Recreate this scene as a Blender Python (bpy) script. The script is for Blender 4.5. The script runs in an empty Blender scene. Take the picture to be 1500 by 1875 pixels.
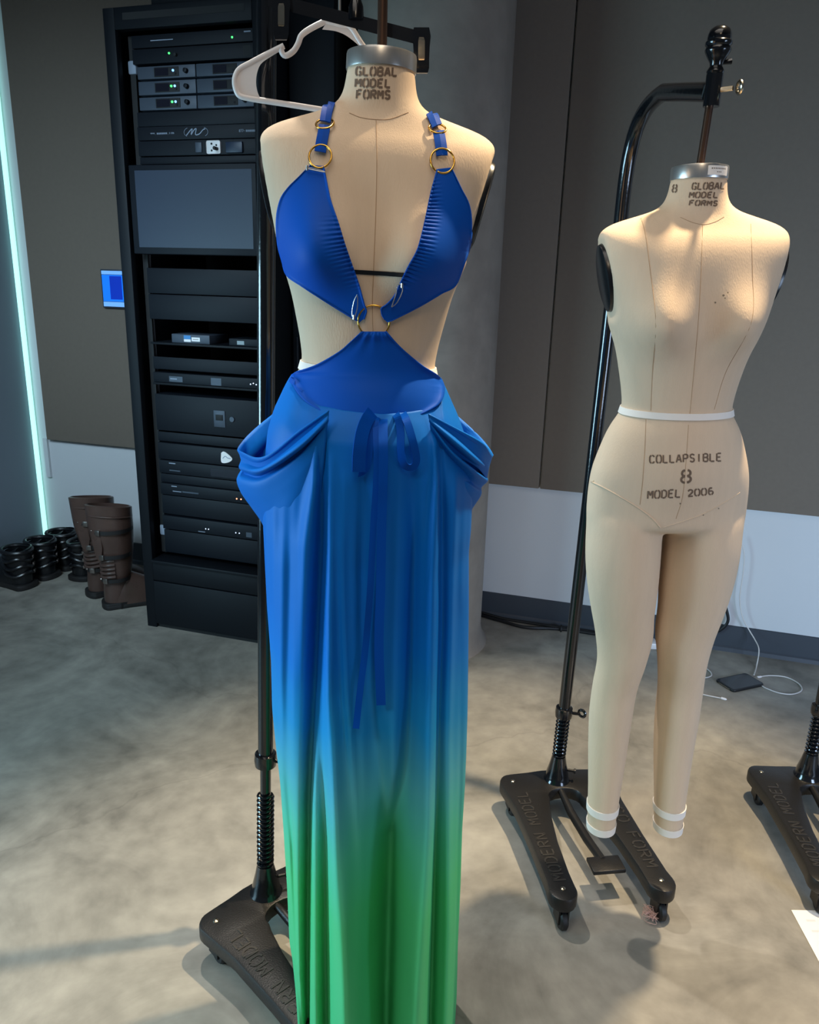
import bpy, bmesh, math, random
from math import sin, cos, pi, radians, sqrt, atan, atan2
from mathutils import Vector, Matrix
from mathutils.bvhtree import BVHTree
random.seed(7)
C = bpy.context.scene.collection
SC = bpy.context.scene

# ------------------------------------------------------------------ camera
F, H = 1420.0, 1.45                       # focal length in px of a 1500 wide frame, eye height
YAW, TH, RO = 0.29056641, radians(16.4154), radians(1.64)
Rz = Matrix.Rotation(YAW, 3, 'Z')
_f = Vector((0, cos(TH), -sin(TH))); _u = Vector((0, sin(TH), cos(TH))); _r = Vector((1, 0, 0))
FW = Rz @ _f
RT = Rz @ (cos(RO) * _r + sin(RO) * _u)
UP = Rz @ (-sin(RO) * _r + cos(RO) * _u)
EYE = Vector((0, 0, H))
cam = bpy.data.objects.new('camera', bpy.data.cameras.new('camera')); C.objects.link(cam)
cam.matrix_world = Matrix(((RT.x, UP.x, -FW.x, EYE.x), (RT.y, UP.y, -FW.y, EYE.y), (RT.z, UP.z, -FW.z, EYE.z), (0, 0, 0, 1)))
cam.data.sensor_fit = 'HORIZONTAL'; cam.data.sensor_width = 36.0; cam.data.lens = F / 1500 * 36.0
cam.data.clip_start = 0.02
SC.camera = cam

# ------------------------------------------------------------------ view, world, lights
SC.view_settings.view_transform = 'Standard'; SC.view_settings.look = 'None'
SC.view_settings.exposure = 0.0; SC.view_settings.gamma = 1.0; SC.view_settings.use_curve_mapping = False
w = bpy.data.worlds.new('room_glow'); SC.world = w; w.use_nodes = True
w.node_tree.nodes['Background'].inputs[0].default_value = (0.62, 0.72, 0.85, 1)
w.node_tree.nodes['Background'].inputs[1].default_value = 0.10

def lamp(name, kind, loc, target, energy, color, size=0.2, angle=60, blend=0.5, size_y=None):
    l = bpy.data.lights.new(name, kind); l.energy = energy; l.color = color
    if kind == 'AREA':
        l.shape = 'RECTANGLE'; l.size = size; l.size_y = size_y or size
    else:
        l.shadow_soft_size = size
    if kind == 'SPOT':
        l.spot_size = radians(angle); l.spot_blend = blend
    o = bpy.data.objects.new(name, l); C.objects.link(o); o.location = loc
    o.rotation_euler = (Vector(target) - Vector(loc)).to_track_quat('-Z', 'Y').to_euler()
    return o
WARM = (1.0, 0.79, 0.52)
lamp('track_spot_right', 'SPOT', (0.34, 1.84, 3.1), (0.12, 1.50, 0.9), 400, WARM, 0.04, 60, 0.6)
lamp('track_spot_left', 'SPOT', (-1.25, 1.95, 3.1), (-0.55, 0.95, 0.4), 170, (1.0, 0.92, 0.82), 0.04, 50, 0.6)
lamp('front_fill', 'SPOT', (0.3, -0.9, 3.0), (0.05, 1.50, 0.7), 38, (1.0, 0.78, 0.54), 0.3, 46, 0.8)  # added warm fill from the front for the bare form, not a known fixture
lamp('gown_fill', 'SPOT', (-1.0, -0.9, 2.6), (-0.35, 1.05, 0.35), 62, (1.0, 0.97, 0.90), 0.25, 34, 0.8)  # unseen fill, added to brighten the lower front of the gown
lamp('window_left', 'AREA', (-2.9, 0.5, 0.95), (-0.7, 1.6, 0.7), 40, (0.46, 0.80, 1.0), 1.4, size_y=1.2).data.spread = radians(110)
lamp('window_right', 'AREA', (2.6, 0.2, 1.0), (1.2, 3.2, 0.5), 30, (0.55, 0.72, 1.0), 1.2, size_y=1.0).data.spread = radians(100)
lamp('back_left_fill', 'AREA', (-1.9, 0.4, 2.5), (-2.6, 3.2, 0.9), 13, (0.58, 0.82, 1.0), 1.2, size_y=0.8).data.spread = radians(70)  # added cool fill to lift the dark back-left wall, no window there
lamp('ceiling_fill', 'AREA', (-0.4, 0.4, 3.1), (-0.4, 0.9, 0), 14, (1.0, 0.93, 0.85), 2.0).data.spread = radians(110)

# ------------------------------------------------------------------ pixel helpers (frame 1500 x 1875)
def ray(x, y): return FW + RT * ((x - 750) / F) + UP * ((937.5 - y) / F)
def onz(x, y, z=0.0):
    d = ray(x, y); return EYE + d * ((z - H) / d.z)
def ony(x, y, yv):
    d = ray(x, y); return EYE + d * (yv / d.y)
HEAD = Vector((-sin(YAW), cos(YAW), 0))
def ond(x, y, dist, vd=None):
    vd = vd or HEAD
    d = ray(x, y); return EYE + d * (dist / d.dot(vd))

# ------------------------------------------------------------------ materials
def nd(nt, t, **k):
    n = nt.nodes.new(t)
    for a, v in k.items(): setattr(n, a, v)
    return n
def srgb(r, g, b):
    f = lambda c: (c / 255 / 12.92) if c / 255 <= 0.04045 else ((c / 255 + 0.055) / 1.055) ** 2.4
    return (f(r), f(g), f(b), 1.0)
def mat(name, col, rough=0.5, metal=0.0, noise=0.0, nscale=20.0, bump=0.0, bscale=200.0, stretch=(1, 1, 1), emit=0.0, coat=0.0, sheen=0.0, spec=0.5, aniso=False):
    m = bpy.data.materials.new(name); m.use_nodes = True
    nt = m.node_tree; b = nt.nodes['Principled BSDF']
    b.inputs['Base Color'].default_value = col; b.inputs['Roughness'].default_value = rough
    b.inputs['Metallic'].default_value = metal; b.inputs['Specular IOR Level'].default_value = spec
    if coat: b.inputs['Coat Weight'].default_value = coat
    if sheen: b.inputs['Sheen Weight'].default_value = sheen
    if emit:
        b.inputs['Emission Color'].default_value = col; b.inputs['Emission Strength'].default_value = emit
    tc = nd(nt, 'ShaderNodeTexCoord'); mp = nd(nt, 'ShaderNodeMapping'); mp.inputs['Scale'].default_value = stretch
    nt.links.new(tc.outputs['Object'], mp.inputs[0])
    if noise:
        n = nd(nt, 'ShaderNodeTexNoise'); n.inputs['Scale'].default_value = nscale; n.inputs['Detail'].default_value = 6
        nt.links.new(mp.outputs[0], n.inputs['Vector'])
        r = nd(nt, 'ShaderNodeMapRange'); r.inputs[3].default_value = 1 - noise; r.inputs[4].default_value = 1 + noise
        nt.links.new(n.outputs['Fac'], r.inputs[0])
        x = nd(nt, 'ShaderNodeVectorMath', operation='SCALE'); x.inputs[0].default_value = col[:3]
        nt.links.new(r.outputs[0], x.inputs['Scale']); nt.links.new(x.outputs[0], b.inputs['Base Color'])
    if bump:
        n2 = nd(nt, 'ShaderNodeTexNoise'); n2.inputs['Scale'].default_value = bscale; n2.inputs['Detail'].default_value = 3
        nt.links.new(mp.outputs[0], n2.inputs['Vector'])
        bp = nd(nt, 'ShaderNodeBump'); bp.inputs['Strength'].default_value = bump; bp.inputs['Distance'].default_value = 0.002
        nt.links.new(n2.outputs['Fac'], bp.inputs['Height']); nt.links.new(bp.outputs[0], b.inputs['Normal'])
    return m

def concrete(name, c1, c2, scale, rough, cracks=False):
    m = mat(name, c1, rough); nt = m.node_tree; b = nt.nodes['Principled BSDF']
    tc = nd(nt, 'ShaderNodeTexCoord')
    n1 = nd(nt, 'ShaderNodeTexNoise'); n1.inputs['Scale'].default_value = scale; n1.inputs['Detail'].default_value = 9; n1.inputs['Roughness'].default_value = 0.62; n1.inputs['Distortion'].default_value = 0.8
    n2 = nd(nt, 'ShaderNodeTexNoise'); n2.inputs['Scale'].default_value = scale * 7; n2.inputs['Detail'].default_value = 6
    nt.links.new(tc.outputs['Object'], n1.inputs['Vector']); nt.links.new(tc.outputs['Object'], n2.inputs['Vector'])
    ad = nd(nt, 'ShaderNodeMath', operation='MULTIPLY_ADD'); ad.inputs[1].default_value = 0.35
    nt.links.new(n2.outputs['Fac'], ad.inputs[0]); nt.links.new(n1.outputs['Fac'], ad.inputs[2])
    rp = nd(nt, 'ShaderNodeValToRGB'); e = rp.color_ramp.elements
    e[0].position = 0.45; e[0].color = c1; e[1].position = 0.90; e[1].color = c2
    nt.links.new(ad.outputs[0], rp.inputs[0])
    out = rp.outputs[0]
    if cracks:
        v = nd(nt, 'ShaderNodeTexVoronoi', feature='DISTANCE_TO_EDGE'); v.inputs['Scale'].default_value = 0.9
        n3 = nd(nt, 'ShaderNodeTexNoise'); n3.inputs['Scale'].default_value = 3.0; n3.inputs['Detail'].default_value = 5
        nt.links.new(tc.outputs['Object'], n3.inputs['Vector'])
        mx = nd(nt, 'ShaderNodeMix', data_type='VECTOR'); mx.inputs['Factor'].default_value = 0.22
        nt.links.new(tc.outputs['Object'], mx.inputs[4]); nt.links.new(n3.outputs['Color'], mx.inputs[5])
        nt.links.new(mx.outputs[1], v.inputs['Vector'])
        mr = nd(nt, 'ShaderNodeMapRange'); mr.inputs[2].default_value = 0.004; mr.inputs[3].default_value = 0.86; mr.inputs[4].default_value = 1.0
        nt.links.new(v.outputs['Distance'], mr.inputs[0])
        sc = nd(nt, 'ShaderNodeVectorMath', operation='SCALE'); nt.links.new(out, sc.inputs[0]); nt.links.new(mr.outputs[0], sc.inputs['Scale'])
        out = sc.outputs[0]
    nt.links.new(out, b.inputs['Base Color'])
    bp = nd(nt, 'ShaderNodeBump'); bp.inputs['Strength'].default_value = 0.15; bp.inputs['Distance'].default_value = 0.003
    nt.links.new(ad.outputs[0], bp.inputs['Height']); nt.links.new(bp.outputs[0], b.inputs['Normal'])
    return m

M = {}
M['floor'] = concrete('floor_concrete', srgb(108, 105, 98), srgb(172, 167, 156), 2.3, 0.52, True)
M['column'] = concrete('column_concrete', srgb(120, 112, 104), srgb(146, 138, 128), 2.2, 0.8)
M['wall'] = mat('wall_paint', srgb(196, 198, 200), 0.7, noise=0.03, nscale=3)
M['ceiling'] = mat('ceiling_paint', srgb(70, 70, 70), 0.9, noise=0.03, nscale=3)
M['panel'] = mat('acoustic_fabric', srgb(116, 106, 96), 0.95, noise=0.06, nscale=60, bump=0.3, bscale=900, spec=0.1)
M['base'] = mat('baseboard_vinyl', srgb(56, 62, 70), 0.5, noise=0.05)
M['linen'] = mat('linen', srgb(219, 195, 168), 0.85, noise=0.05, nscale=90, stretch=(1, 1, 0.15), bump=0.25, bscale=700, spec=0.15)
M['tape'] = mat('white_cotton_tape', srgb(238, 232, 224), 0.8, bump=0.2, bscale=900, spec=0.2)
M['seam'] = mat('seam_thread', srgb(176, 146, 116), 0.9, noise=0.1)
M['ink'] = mat('stencil_ink', srgb(118, 100, 86), 0.9, noise=0.35, nscale=260, spec=0.1)
M['plate'] = mat('arm_plate_plastic', srgb(20, 22, 26), 0.25, noise=0.05)
M['steel'] = mat('brushed_steel', srgb(206, 204, 200), 0.3, 0.85, noise=0.06, nscale=8, stretch=(40, 40, 1))
M['rod'] = mat('brown_rod', srgb(92, 70, 58), 0.35, 0.85, noise=0.1)
M['iron'] = mat('black_iron', srgb(22, 21, 21), 0.42, 0.0, noise=0.15, nscale=60, bump=0.25, bscale=300, spec=0.5)
M['worn'] = mat('worn_iron', srgb(50, 47, 44), 0.4, noise=0.3, nscale=80)
M['gloss'] = mat('black_enamel', srgb(14, 16, 20), 0.16, 0.0, noise=0.1, bump=0.1, bscale=120, coat=0.4)
M['rubber'] = mat('black_rubber', srgb(20, 20, 22), 0.55, noise=0.1)
M['chrome'] = mat('worn_nickel', srgb(190, 180, 160), 0.25, 1.0, noise=0.05)
M['gold'] = mat('gold_metal', srgb(226, 176, 84), 0.18, 1.0, noise=0.03)
M['blue'] = mat('blue_jersey', srgb(0, 80, 184), 0.6, noise=0.03, nscale=30, bump=0.06, bscale=900, spec=0.16)
M['ribbon'] = mat('blue_ribbon', srgb(0, 70, 164), 0.55, noise=0.03, bump=0.06, bscale=900, spec=0.08)
M['white'] = mat('white_plastic', srgb(228, 222, 220), 0.35, noise=0.02)
M['rack'] = mat('rack_black', srgb(10, 14, 20), 0.55, noise=0.08, spec=0.25)
M['rackdark'] = mat('rack_inside', srgb(12, 13, 15), 0.7, noise=0.05)
M['unit'] = mat('unit_grey', srgb(62, 70, 82), 0.5, 0.2, noise=0.04)
M['unitdark'] = mat('unit_black', srgb(11, 16, 24), 0.55, noise=0.06, spec=0.25)
M['screen'] = mat('screen_glass', srgb(28, 40, 60), 0.42, noise=0.02)
M['display'] = mat('display_window', srgb(24, 24, 34), 0.2, noise=0.02)
M['green'] = mat('green_led', srgb(70, 255, 110), 0.5, emit=2.5)
M['blueled'] = mat('blue_led', srgb(120, 180, 255), 0.5, emit=2.5)
M['redled'] = mat('red_led', srgb(255, 150, 110), 0.5, emit=3.0)
M['whiteled'] = mat('white_led', srgb(215, 230, 255), 0.5, emit=1.2)
M['print'] = mat('grey_print', srgb(132, 142, 158), 0.6, noise=0.03)
M['stickerb'] = mat('blue_sticker', srgb(60, 130, 190), 0.6, noise=0.03)
M['leather'] = mat('brown_leather', srgb(80, 61, 54), 0.34, noise=0.35, nscale=14, bump=0.3, bscale=160)
M['sole'] = mat('boot_sole', srgb(28, 26, 26), 0.6, noise=0.1)
M['buckle'] = mat('boot_buckle', srgb(150, 140, 134), 0.3, 0.9, noise=0.1)
M['shoe'] = mat('black_leather', srgb(18, 19, 22), 0.3, noise=0.2, bump=0.3, bscale=90)
M['cable'] = mat('black_cable', srgb(16, 17, 20), 0.45, noise=0.05)
M['cord'] = mat('white_cord', srgb(205, 200, 196), 0.5, noise=0.02)
M['phone'] = mat('phone_glass', srgb(20, 24, 32), 0.12, noise=0.02)
M['paper'] = mat('white_paper', srgb(246, 240, 232), 0.8, noise=0.02, nscale=8)
M['thread'] = mat('pink_thread', srgb(196, 160, 150), 0.9, noise=0.1)
M['led'] = mat('cyan_led_tube', srgb(186, 255, 244), 0.5, emit=1.0)
M['touch'] = mat('touch_blue', srgb(24, 118, 235), 0.3, emit=0.55)
M['touchdark'] = mat('touch_navy', srgb(12, 50, 170), 0.3, emit=0.5)
M['touchlight'] = mat('touch_pale', srgb(120, 175, 235), 0.3, emit=0.5)
M['stain'] = mat('grey_stain', srgb(130, 118, 100), 0.9, noise=0.2)

def skirt_material():
    m = mat('dip_dyed_silk', srgb(0, 90, 200), 0.55, spec=0.18, bump=0.12, bscale=60, stretch=(1, 1, 0.3))
    nt = m.node_tree; b = nt.nodes['Principled BSDF']
    g = nd(nt, 'ShaderNodeNewGeometry'); sp = nd(nt, 'ShaderNodeSeparateXYZ'); nt.links.new(g.outputs['Position'], sp.inputs[0])
    n = nd(nt, 'ShaderNodeTexNoise'); n.inputs['Scale'].default_value = 9; n.inputs['Detail'].default_value = 4
    mp = nd(nt, 'ShaderNodeMapping'); mp.inputs['Scale'].default_value = (1, 1, 0.35)
    nt.links.new(g.outputs['Position'], mp.inputs[0]); nt.links.new(mp.outputs[0], n.inputs['Vector'])
    ma = nd(nt, 'ShaderNodeMath', operation='MULTIPLY_ADD'); ma.inputs[1].default_value = 0.10
    nt.links.new(n.outputs['Fac'], ma.inputs[0]); nt.links.new(sp.outputs['Z'], ma.inputs[2])
    rp = nd(nt, 'ShaderNodeValToRGB'); e = rp.color_ramp.elements
    e[0].position = 0.0; e[0].color = srgb(78, 196, 130)
    e[1].position = 1.0; e[1].color = srgb(0, 102, 190)
    for p, c in ((0.48, srgb(78, 198, 134)), (0.60, srgb(80, 192, 160)), (0.70, srgb(76, 170, 184)), (0.80, srgb(24, 136, 196)), (0.92, srgb(2, 110, 196))):
        x = e.new(p); x.color = c
    nt.links.new(ma.outputs[0], rp.inputs[0]); nt.links.new(rp.outputs[0], b.inputs['Base Color'])
    return m
M['skirt'] = skirt_material()

# ------------------------------------------------------------------ mesh helpers
class MB:
    def __init__(s): s.v = []; s.f = []
    def add(s, vs, fs, mx=None):
        o = len(s.v)
        for p in vs: s.v.append(tuple(mx @ Vector(p)) if mx else tuple(p))
        for f in fs: s.f.append(tuple(i + o for i in f))
        return s
    def box(s, c, d, mx=None):
        x, y, z = (k / 2 for k in d); cx, cy, cz = c
        vs = [(cx + a * x, cy + b * y, cz + e * z) for a in (-1, 1) for b in (-1, 1) for e in (-1, 1)]
        return s.add(vs, [(0, 1, 3, 2), (4, 6, 7, 5), (0, 4, 5, 1), (2, 3, 7, 6), (0, 2, 6, 4), (1, 5, 7, 3)], mx)
    def bbox(s, x0, x1, y0, y1, z0, z1, mx=None):
        return s.box(((x0 + x1) / 2, (y0 + y1) / 2, (z0 + z1) / 2), (x1 - x0, y1 - y0, z1 - z0), mx)
    def rbox(s, x0, x1, y0, y1, z0, z1, bev=0.003, mx=None):      # chamfered on every edge
        n = len(s.v); t = MB(); t.bbox(x0, x1, y0, y1, z0, z1)
        bm = bmesh.new(); vv = [bm.verts.new(p) for p in t.v]
        for f in t.f: bm.faces.new([vv[i] for i in f])
        bmesh.ops.recalc_face_normals(bm, faces=bm.faces)
        bmesh.ops.bevel(bm, geom=bm.edges[:], offset=bev, segments=2, affect='EDGES', profile=0.5)
        bm.verts.ensure_lookup_table(); bm.verts.index_update()
        s.add([v.co.copy() for v in bm.verts], [tuple(v.index for v in f.verts) for f in bm.faces], mx); bm.free(); return s
    def loft(s, rings, closed=True, cap0=False, cap1=False, mx=None):
        n = len(rings[0]); vs = [p for r in rings for p in r]; fs = []
        for i in range(len(rings) - 1):
            for j in range(n if closed else n - 1):
                k = (j + 1) % n
                fs.append((i * n + j, i * n + k, (i + 1) * n + k, (i + 1) * n + j))
        if cap0: fs.append(tuple(range(n - 1, -1, -1)))
        if cap1: fs.append(tuple((len(rings) - 1) * n + j for j in range(n)))
        return s.add(vs, fs, mx)
    def tube(s, pts, r, seg=10, closed=False, mx=None):
        pts = [Vector(p) for p in pts]; n = len(pts)
        rs = list(r) if isinstance(r, (list, tuple)) else [r] * n
        rings = []; up = None
        for i, p in enumerate(pts):
            if closed: t = (pts[(i + 1) % n] - pts[i - 1])
            else: t = pts[min(i + 1, n - 1)] - pts[max(i - 1, 0)]
            t = t.normalized() if t.length > 1e-9 else Vector((0, 0, 1))
            if up is None:
                up = t.orthogonal().normalized()
            up = (up - t * up.dot(t)); up = up.normalized() if up.length > 1e-6 else t.orthogonal().normalized()
            sd = t.cross(up)
            rings.append([p + (up * cos(2 * pi * k / seg) + sd * sin(2 * pi * k / seg)) * rs[i] for k in range(seg)])
        if closed: rings.append(rings[0]); return s.loft(rings, mx=mx)
        return s.loft(rings, cap0=True, cap1=True, mx=mx)
    def lathe(s, prof, c=(0, 0, 0), seg=32, mx=None, axis=None):
        q = Vector((0, 0, 1)).rotation_difference(Vector(axis)).to_matrix().to_4x4() if axis else Matrix()
        tm = Matrix.Translation(c) @ q
        if mx: tm = mx @ tm
        rings = [[(r * cos(2 * pi * k / seg), r * sin(2 * pi * k / seg), z) for k in range(seg)] for r, z in prof]
        return s.loft(rings, cap0=True, cap1=True, mx=tm)
    def prism(s, poly, z0, z1, bev=0.0, mx=None):
        bm = bmesh.new(); vb = [bm.verts.new((x, y, z0)) for x, y in poly]
        f = bm.faces.new(vb); r = bmesh.ops.extrude_face_region(bm, geom=[f])
        tv = [g for g in r['geom'] if isinstance(g, bmesh.types.BMVert)]
        for v in tv: v.co.z = z1
        bmesh.ops.recalc_face_normals(bm, faces=bm.faces)
        if bev:
            es = [e for e in bm.edges if abs(e.verts[0].co.z - e.verts[1].co.z) < 1e-6]
            bmesh.ops.bevel(bm, geom=es, offset=bev, segments=2, affect='EDGES', profile=0.5)
        bmesh.ops.triangulate(bm, faces=[f for f in bm.faces if len(f.verts) > 4])
        bm.verts.index_update()
        s.add([v.co.copy() for v in bm.verts], [tuple(v.index for v in f.verts) for f in bm.faces], mx); bm.free(); return s
    def torus(s, c, R_, r, axis=(0, 0, 1), seg=40, rs=10, sx=1.0):
        q = Vector((0, 0, 1)).rotation_difference(Vector(axis)).to_matrix()
        return s.tube([Vector(c) + q @ Vector((R_ * cos(2 * pi * k / seg) * sx, R_ * sin(2 * pi * k / seg), 0)) for k in range(seg)], r, rs, True)

def root_of(o):
    while o.parent: o = o.parent
    return o
def obj(name, mb, m, parent=None, smooth=40, origin=None, kind=None, label=None):
    """one mesh object from world-space geometry; its local frame sits at the thing's origin"""
    org = root_of(parent).location.copy() if parent else Vector(origin or (0, 0, 0))
    me = bpy.data.meshes.new(name)
    me.from_pydata([tuple(Vector(p) - org) for p in mb.v], [], mb.f)
    bm = bmesh.new(); bm.from_mesh(me); bmesh.ops.recalc_face_normals(bm, faces=bm.faces); bm.to_mesh(me); bm.free()
    if smooth:
        me.shade_smooth(); me.set_sharp_from_angle(angle=radians(smooth))
    me.materials.append(m)
    o = bpy.data.objects.new(name, me); C.objects.link(o)
    if parent: o.parent = parent
    else: o.location = org
    if kind: o['kind'] = kind
    if label: o['label'] = label
    return o
def thing(name, label, cat, loc, group=None):
    o = bpy.data.objects.new(name, None); C.objects.link(o); o.location = loc; o.empty_display_size = 0.05
    return tag(o, label, cat, group)
def tag(o, label, cat, group=None):
    o['label'] = label; o['category'] = cat
    if group: o['group'] = group
    return o
def dup(root, loc, rotz=0.0, label=None, group=None):
    r = root.copy(); C.objects.link(r); r.location = loc; r.rotation_euler = (0, 0, rotz)
    if label: r['label'] = label
    if group: r['group'] = group
    for ch in list(root.children):
        c = ch.copy(); C.objects.link(c); c.parent = r
        for g in list(ch.children):
            d = g.copy(); C.objects.link(d); d.parent = c
    return r
def interp(tab, x):
    """Catmull-Rom through rows (x, a, b, ...)"""
    if x <= tab[0][0]: return list(tab[0][1:])
    if x >= tab[-1][0]: return list(tab[-1][1:])
    for i in range(len(tab) - 1):
        if tab[i][0] <= x <= tab[i + 1][0]: break
    p1, p2 = tab[i], tab[i + 1]; p0 = tab[max(i - 1, 0)]; p3 = tab[min(i + 2, len(tab) - 1)]
    h = p2[0] - p1[0]; t = (x - p1[0]) / h; out = []
    for k in range(1, len(p1)):
        m1 = (p2[k] - p0[k]) / max(p2[0] - p0[0], 1e-9) * h; m2 = (p3[k] - p1[k]) / max(p3[0] - p1[0], 1e-9) * h
        t2, t3 = t * t, t * t * t
        out.append((2 * t3 - 3 * t2 + 1) * p1[k] + (t3 - 2 * t2 + t) * m1 + (-2 * t3 + 3 * t2) * p2[k] + (t3 - t2) * m2)
    return out
def lin(tab, x):
    if x <= tab[0][0]: return list(tab[0][1:])
    for a, b in zip(tab, tab[1:]):
        if x <= b[0]:
            t = (x - a[0]) / (b[0] - a[0]); return [p + (q - p) * t for p, q in zip(a[1:], b[1:])]
    return list(tab[-1][1:])
def curve(pts, n):
    """n+1 smooth points through pts (any dimension)"""
    m = len(pts) - 1; tab = [(i,) + tuple(p) for i, p in enumerate(pts)]
    return [tuple(interp(tab, m * k / n)) for k in range(n + 1)]
def polyres(pts, n):
    """n+1 points at even arc length along a polyline"""
    L = [0]
    for a, b in zip(pts, pts[1:]): L.append(L[-1] + sqrt(sum((x - y) ** 2 for x, y in zip(a, b))))
    tab = [(l,) + tuple(p) for l, p in zip(L, pts)]
    return [tuple(lin(tab, L[-1] * k / n)) for k in range(n + 1)]

# ------------------------------------------------------------------ stroke lettering
ARC = lambda cx, cy, rx, ry, a0, a1, n=8: [(cx + rx * cos(radians(a0 + (a1 - a0) * k / n)), cy + ry * sin(radians(a0 + (a1 - a0) * k / n))) for k in range(n + 1)]
GL = {   # unit box 0..1 wide, 0..1.5 high, stencil breaks left open
 'A': [[(0, 0), (0.44, 1.5)], [(0.56, 1.5), (1, 0)], [(0.24, 0.5), (0.76, 0.5)]],
 'B': [[(0.05, 0), (0.05, 1.5)], [(0.2, 1.5), (0.7, 1.5), (0.92, 1.32), (0.92, 0.95), (0.7, 0.8), (0.2, 0.8)], [(0.2, 0), (0.75, 0), (0.97, 0.2), (0.97, 0.55), (0.8, 0.72)]],
 'C': [ARC(0.5, 1.0, 0.45, 0.5, 20, 90) , ARC(0.42, 1.0, 0.4, 0.5, 100, 180) + [(0.02, 0.5)] + ARC(0.42, 0.5, 0.4, 0.5, 180, 260), ARC(0.5, 0.5, 0.45, 0.5, 270, 340)],
 'D': [[(0.05, 0), (0.05, 1.5)], [(0.22, 1.5), (0.6, 1.5), (0.95, 1.15), (0.95, 0.35), (0.6, 0), (0.22, 0)]],
 'E': [[(0.05, 0), (0.05, 1.5)], [(0.2, 1.5), (0.9, 1.5)], [(0.2, 0.78), (0.75, 0.78)], [(0.2, 0), (0.92, 0)]],
 'F': [[(0.05, 0), (0.05, 1.5)], [(0.2, 1.5), (0.92, 1.5)], [(0.2, 0.8), (0.75, 0.8)]],
 'G': [ARC(0.5, 1.0, 0.45, 0.5, 20, 90), ARC(0.42, 1.0, 0.4, 0.5, 100, 180) + [(0.02, 0.5)] + ARC(0.42, 0.5, 0.4, 0.5, 180, 260), [(0.55, 0), (0.92, 0.05), (0.92, 0.62), (0.6, 0.62)]],
 'I': [[(0.5, 0), (0.5, 1.5)]],
 'L': [[(0.05, 1.5), (0.05, 0)], [(0.2, 0), (0.92, 0)]],
 'M': [[(0.02, 0), (0.02, 1.5)], [(0.12, 1.45), (0.5, 0.6), (0.88, 1.45)], [(0.98, 1.5), (0.98, 0)]],
 'N': [[(0.05, 0), (0.05, 1.5)], [(0.14, 1.45), (0.86, 0.05)], [(0.95, 0), (0.95, 1.5)]],
 'O': [[(0.42, 1.5)] + ARC(0.42, 1.0, 0.4, 0.5, 90, 180) + ARC(0.42, 0.5, 0.4, 0.5, 180, 270), [(0.6, 0)] + ARC(0.6, 0.5, 0.4, 0.5, 270, 360) + ARC(0.6, 1.0, 0.4, 0.5, 0, 90)],
 'P': [[(0.05, 0), (0.05, 1.5)], [(0.2, 1.5), (0.7, 1.5), (0.95, 1.3), (0.95, 0.9), (0.7, 0.7), (0.2, 0.7)]],
 'R': [[(0.05, 0), (0.05, 1.5)], [(0.2, 1.5), (0.7, 1.5), (0.95, 1.3), (0.95, 0.95), (0.7, 0.78), (0.2, 0.78)], [(0.55, 0.65), (0.97, 0)]],
 'S': [ARC(0.5, 1.12, 0.42, 0.38, 20, 270), ARC(0.5, 0.37, 0.42, 0.37, 80, -160)],
 'Y': [[(0, 1.5), (0.5, 0.75), (1, 1.5)], [(0.5, 0.62), (0.5, 0)]],
 '0': [[(0.42, 1.5)] + ARC(0.42, 1.0, 0.4, 0.5, 90, 180) + ARC(0.42, 0.5, 0.4, 0.5, 180, 270), [(0.6, 0)] + ARC(0.6, 0.5, 0.4, 0.5, 270, 360) + ARC(0.6, 1.0, 0.4, 0.5, 0, 90)],
 '2': [ARC(0.5, 1.08, 0.44, 0.42, 170, 0) + [(0.9, 0.85), (0.1, 0.1)], [(0.05, 0), (0.97, 0)]],
 '6': [ARC(0.55, 1.0, 0.45, 0.5, 60, 180) + [(0.1, 0.5)] + ARC(0.52, 0.42, 0.42, 0.42, 180, 265), ARC(0.55, 0.42, 0.42, 0.42, 285, 490)],
 '8': [ARC(0.44, 1.12, 0.36, 0.36, 100, 265), ARC(0.58, 1.12, 0.36, 0.36, 80, -85), ARC(0.44, 0.38, 0.42, 0.38, 98, 265), ARC(0.58, 0.38, 0.42, 0.38, 82, -85)],
 'w': [[(0, 0.9), (0.25, 0), (0.5, 0.8), (0.75, 0), (1, 0.9)]], 'c': [ARC(0.5, 0.45, 0.45, 0.45, 40, 320)], 'o': [ARC(0.5, 0.45, 0.45, 0.45, 0, 360, 12)],
 'm': [[(0, 0), (0, 0.9)], [(0, 0.8), (0.25, 0.9), (0.5, 0.75), (0.5, 0)], [(0.5, 0.75), (0.75, 0.9), (1, 0.75), (1, 0)]], '.': [[(0.4, 0), (0.6, 0)]], '-': [[(0.1, 0.7), (0.9, 0.7)]],
 '7': [[(0, 1.5), (0.95, 1.5), (0.4, 0)]],
}
def strokes(text, x0, x1, gap=0.38):
    """letter polylines in a box x0..x1, unit height 1; yields (polyline)"""
    n = len(text); cw = 1.0 / (n + (n - 1) * gap); out = []
    for i, ch in enumerate(text):
        ox = i * cw * (1 + gap)
        for st in GL.get(ch, []):
            out.append([(x0 + (ox + px * cw) * (x1 - x0), py / 1.5) for px, py in st])
    return out
def ribbon2d(poly, hw, step):
    """outline quads of a polyline: list of (left,right) 2-D pairs"""
    L = sum(sqrt((a[0] - b[0]) ** 2 + (a[1] - b[1]) ** 2) for a, b in zip(poly, poly[1:]))
    pts = polyres(poly, max(2, int(L / step)))
    res = []
    for i, p in enumerate(pts):
        a = pts[max(i - 1, 0)]; b = pts[min(i + 1, len(pts) - 1)]
        tx, ty = b[0] - a[0], b[1] - a[1]; l = sqrt(tx * tx + ty * ty) or 1
        res.append(((p[0] - ty / l * hw, p[1] + tx / l * hw), (p[0] + ty / l * hw, p[1] - tx / l * hw)))
    return res

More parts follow.
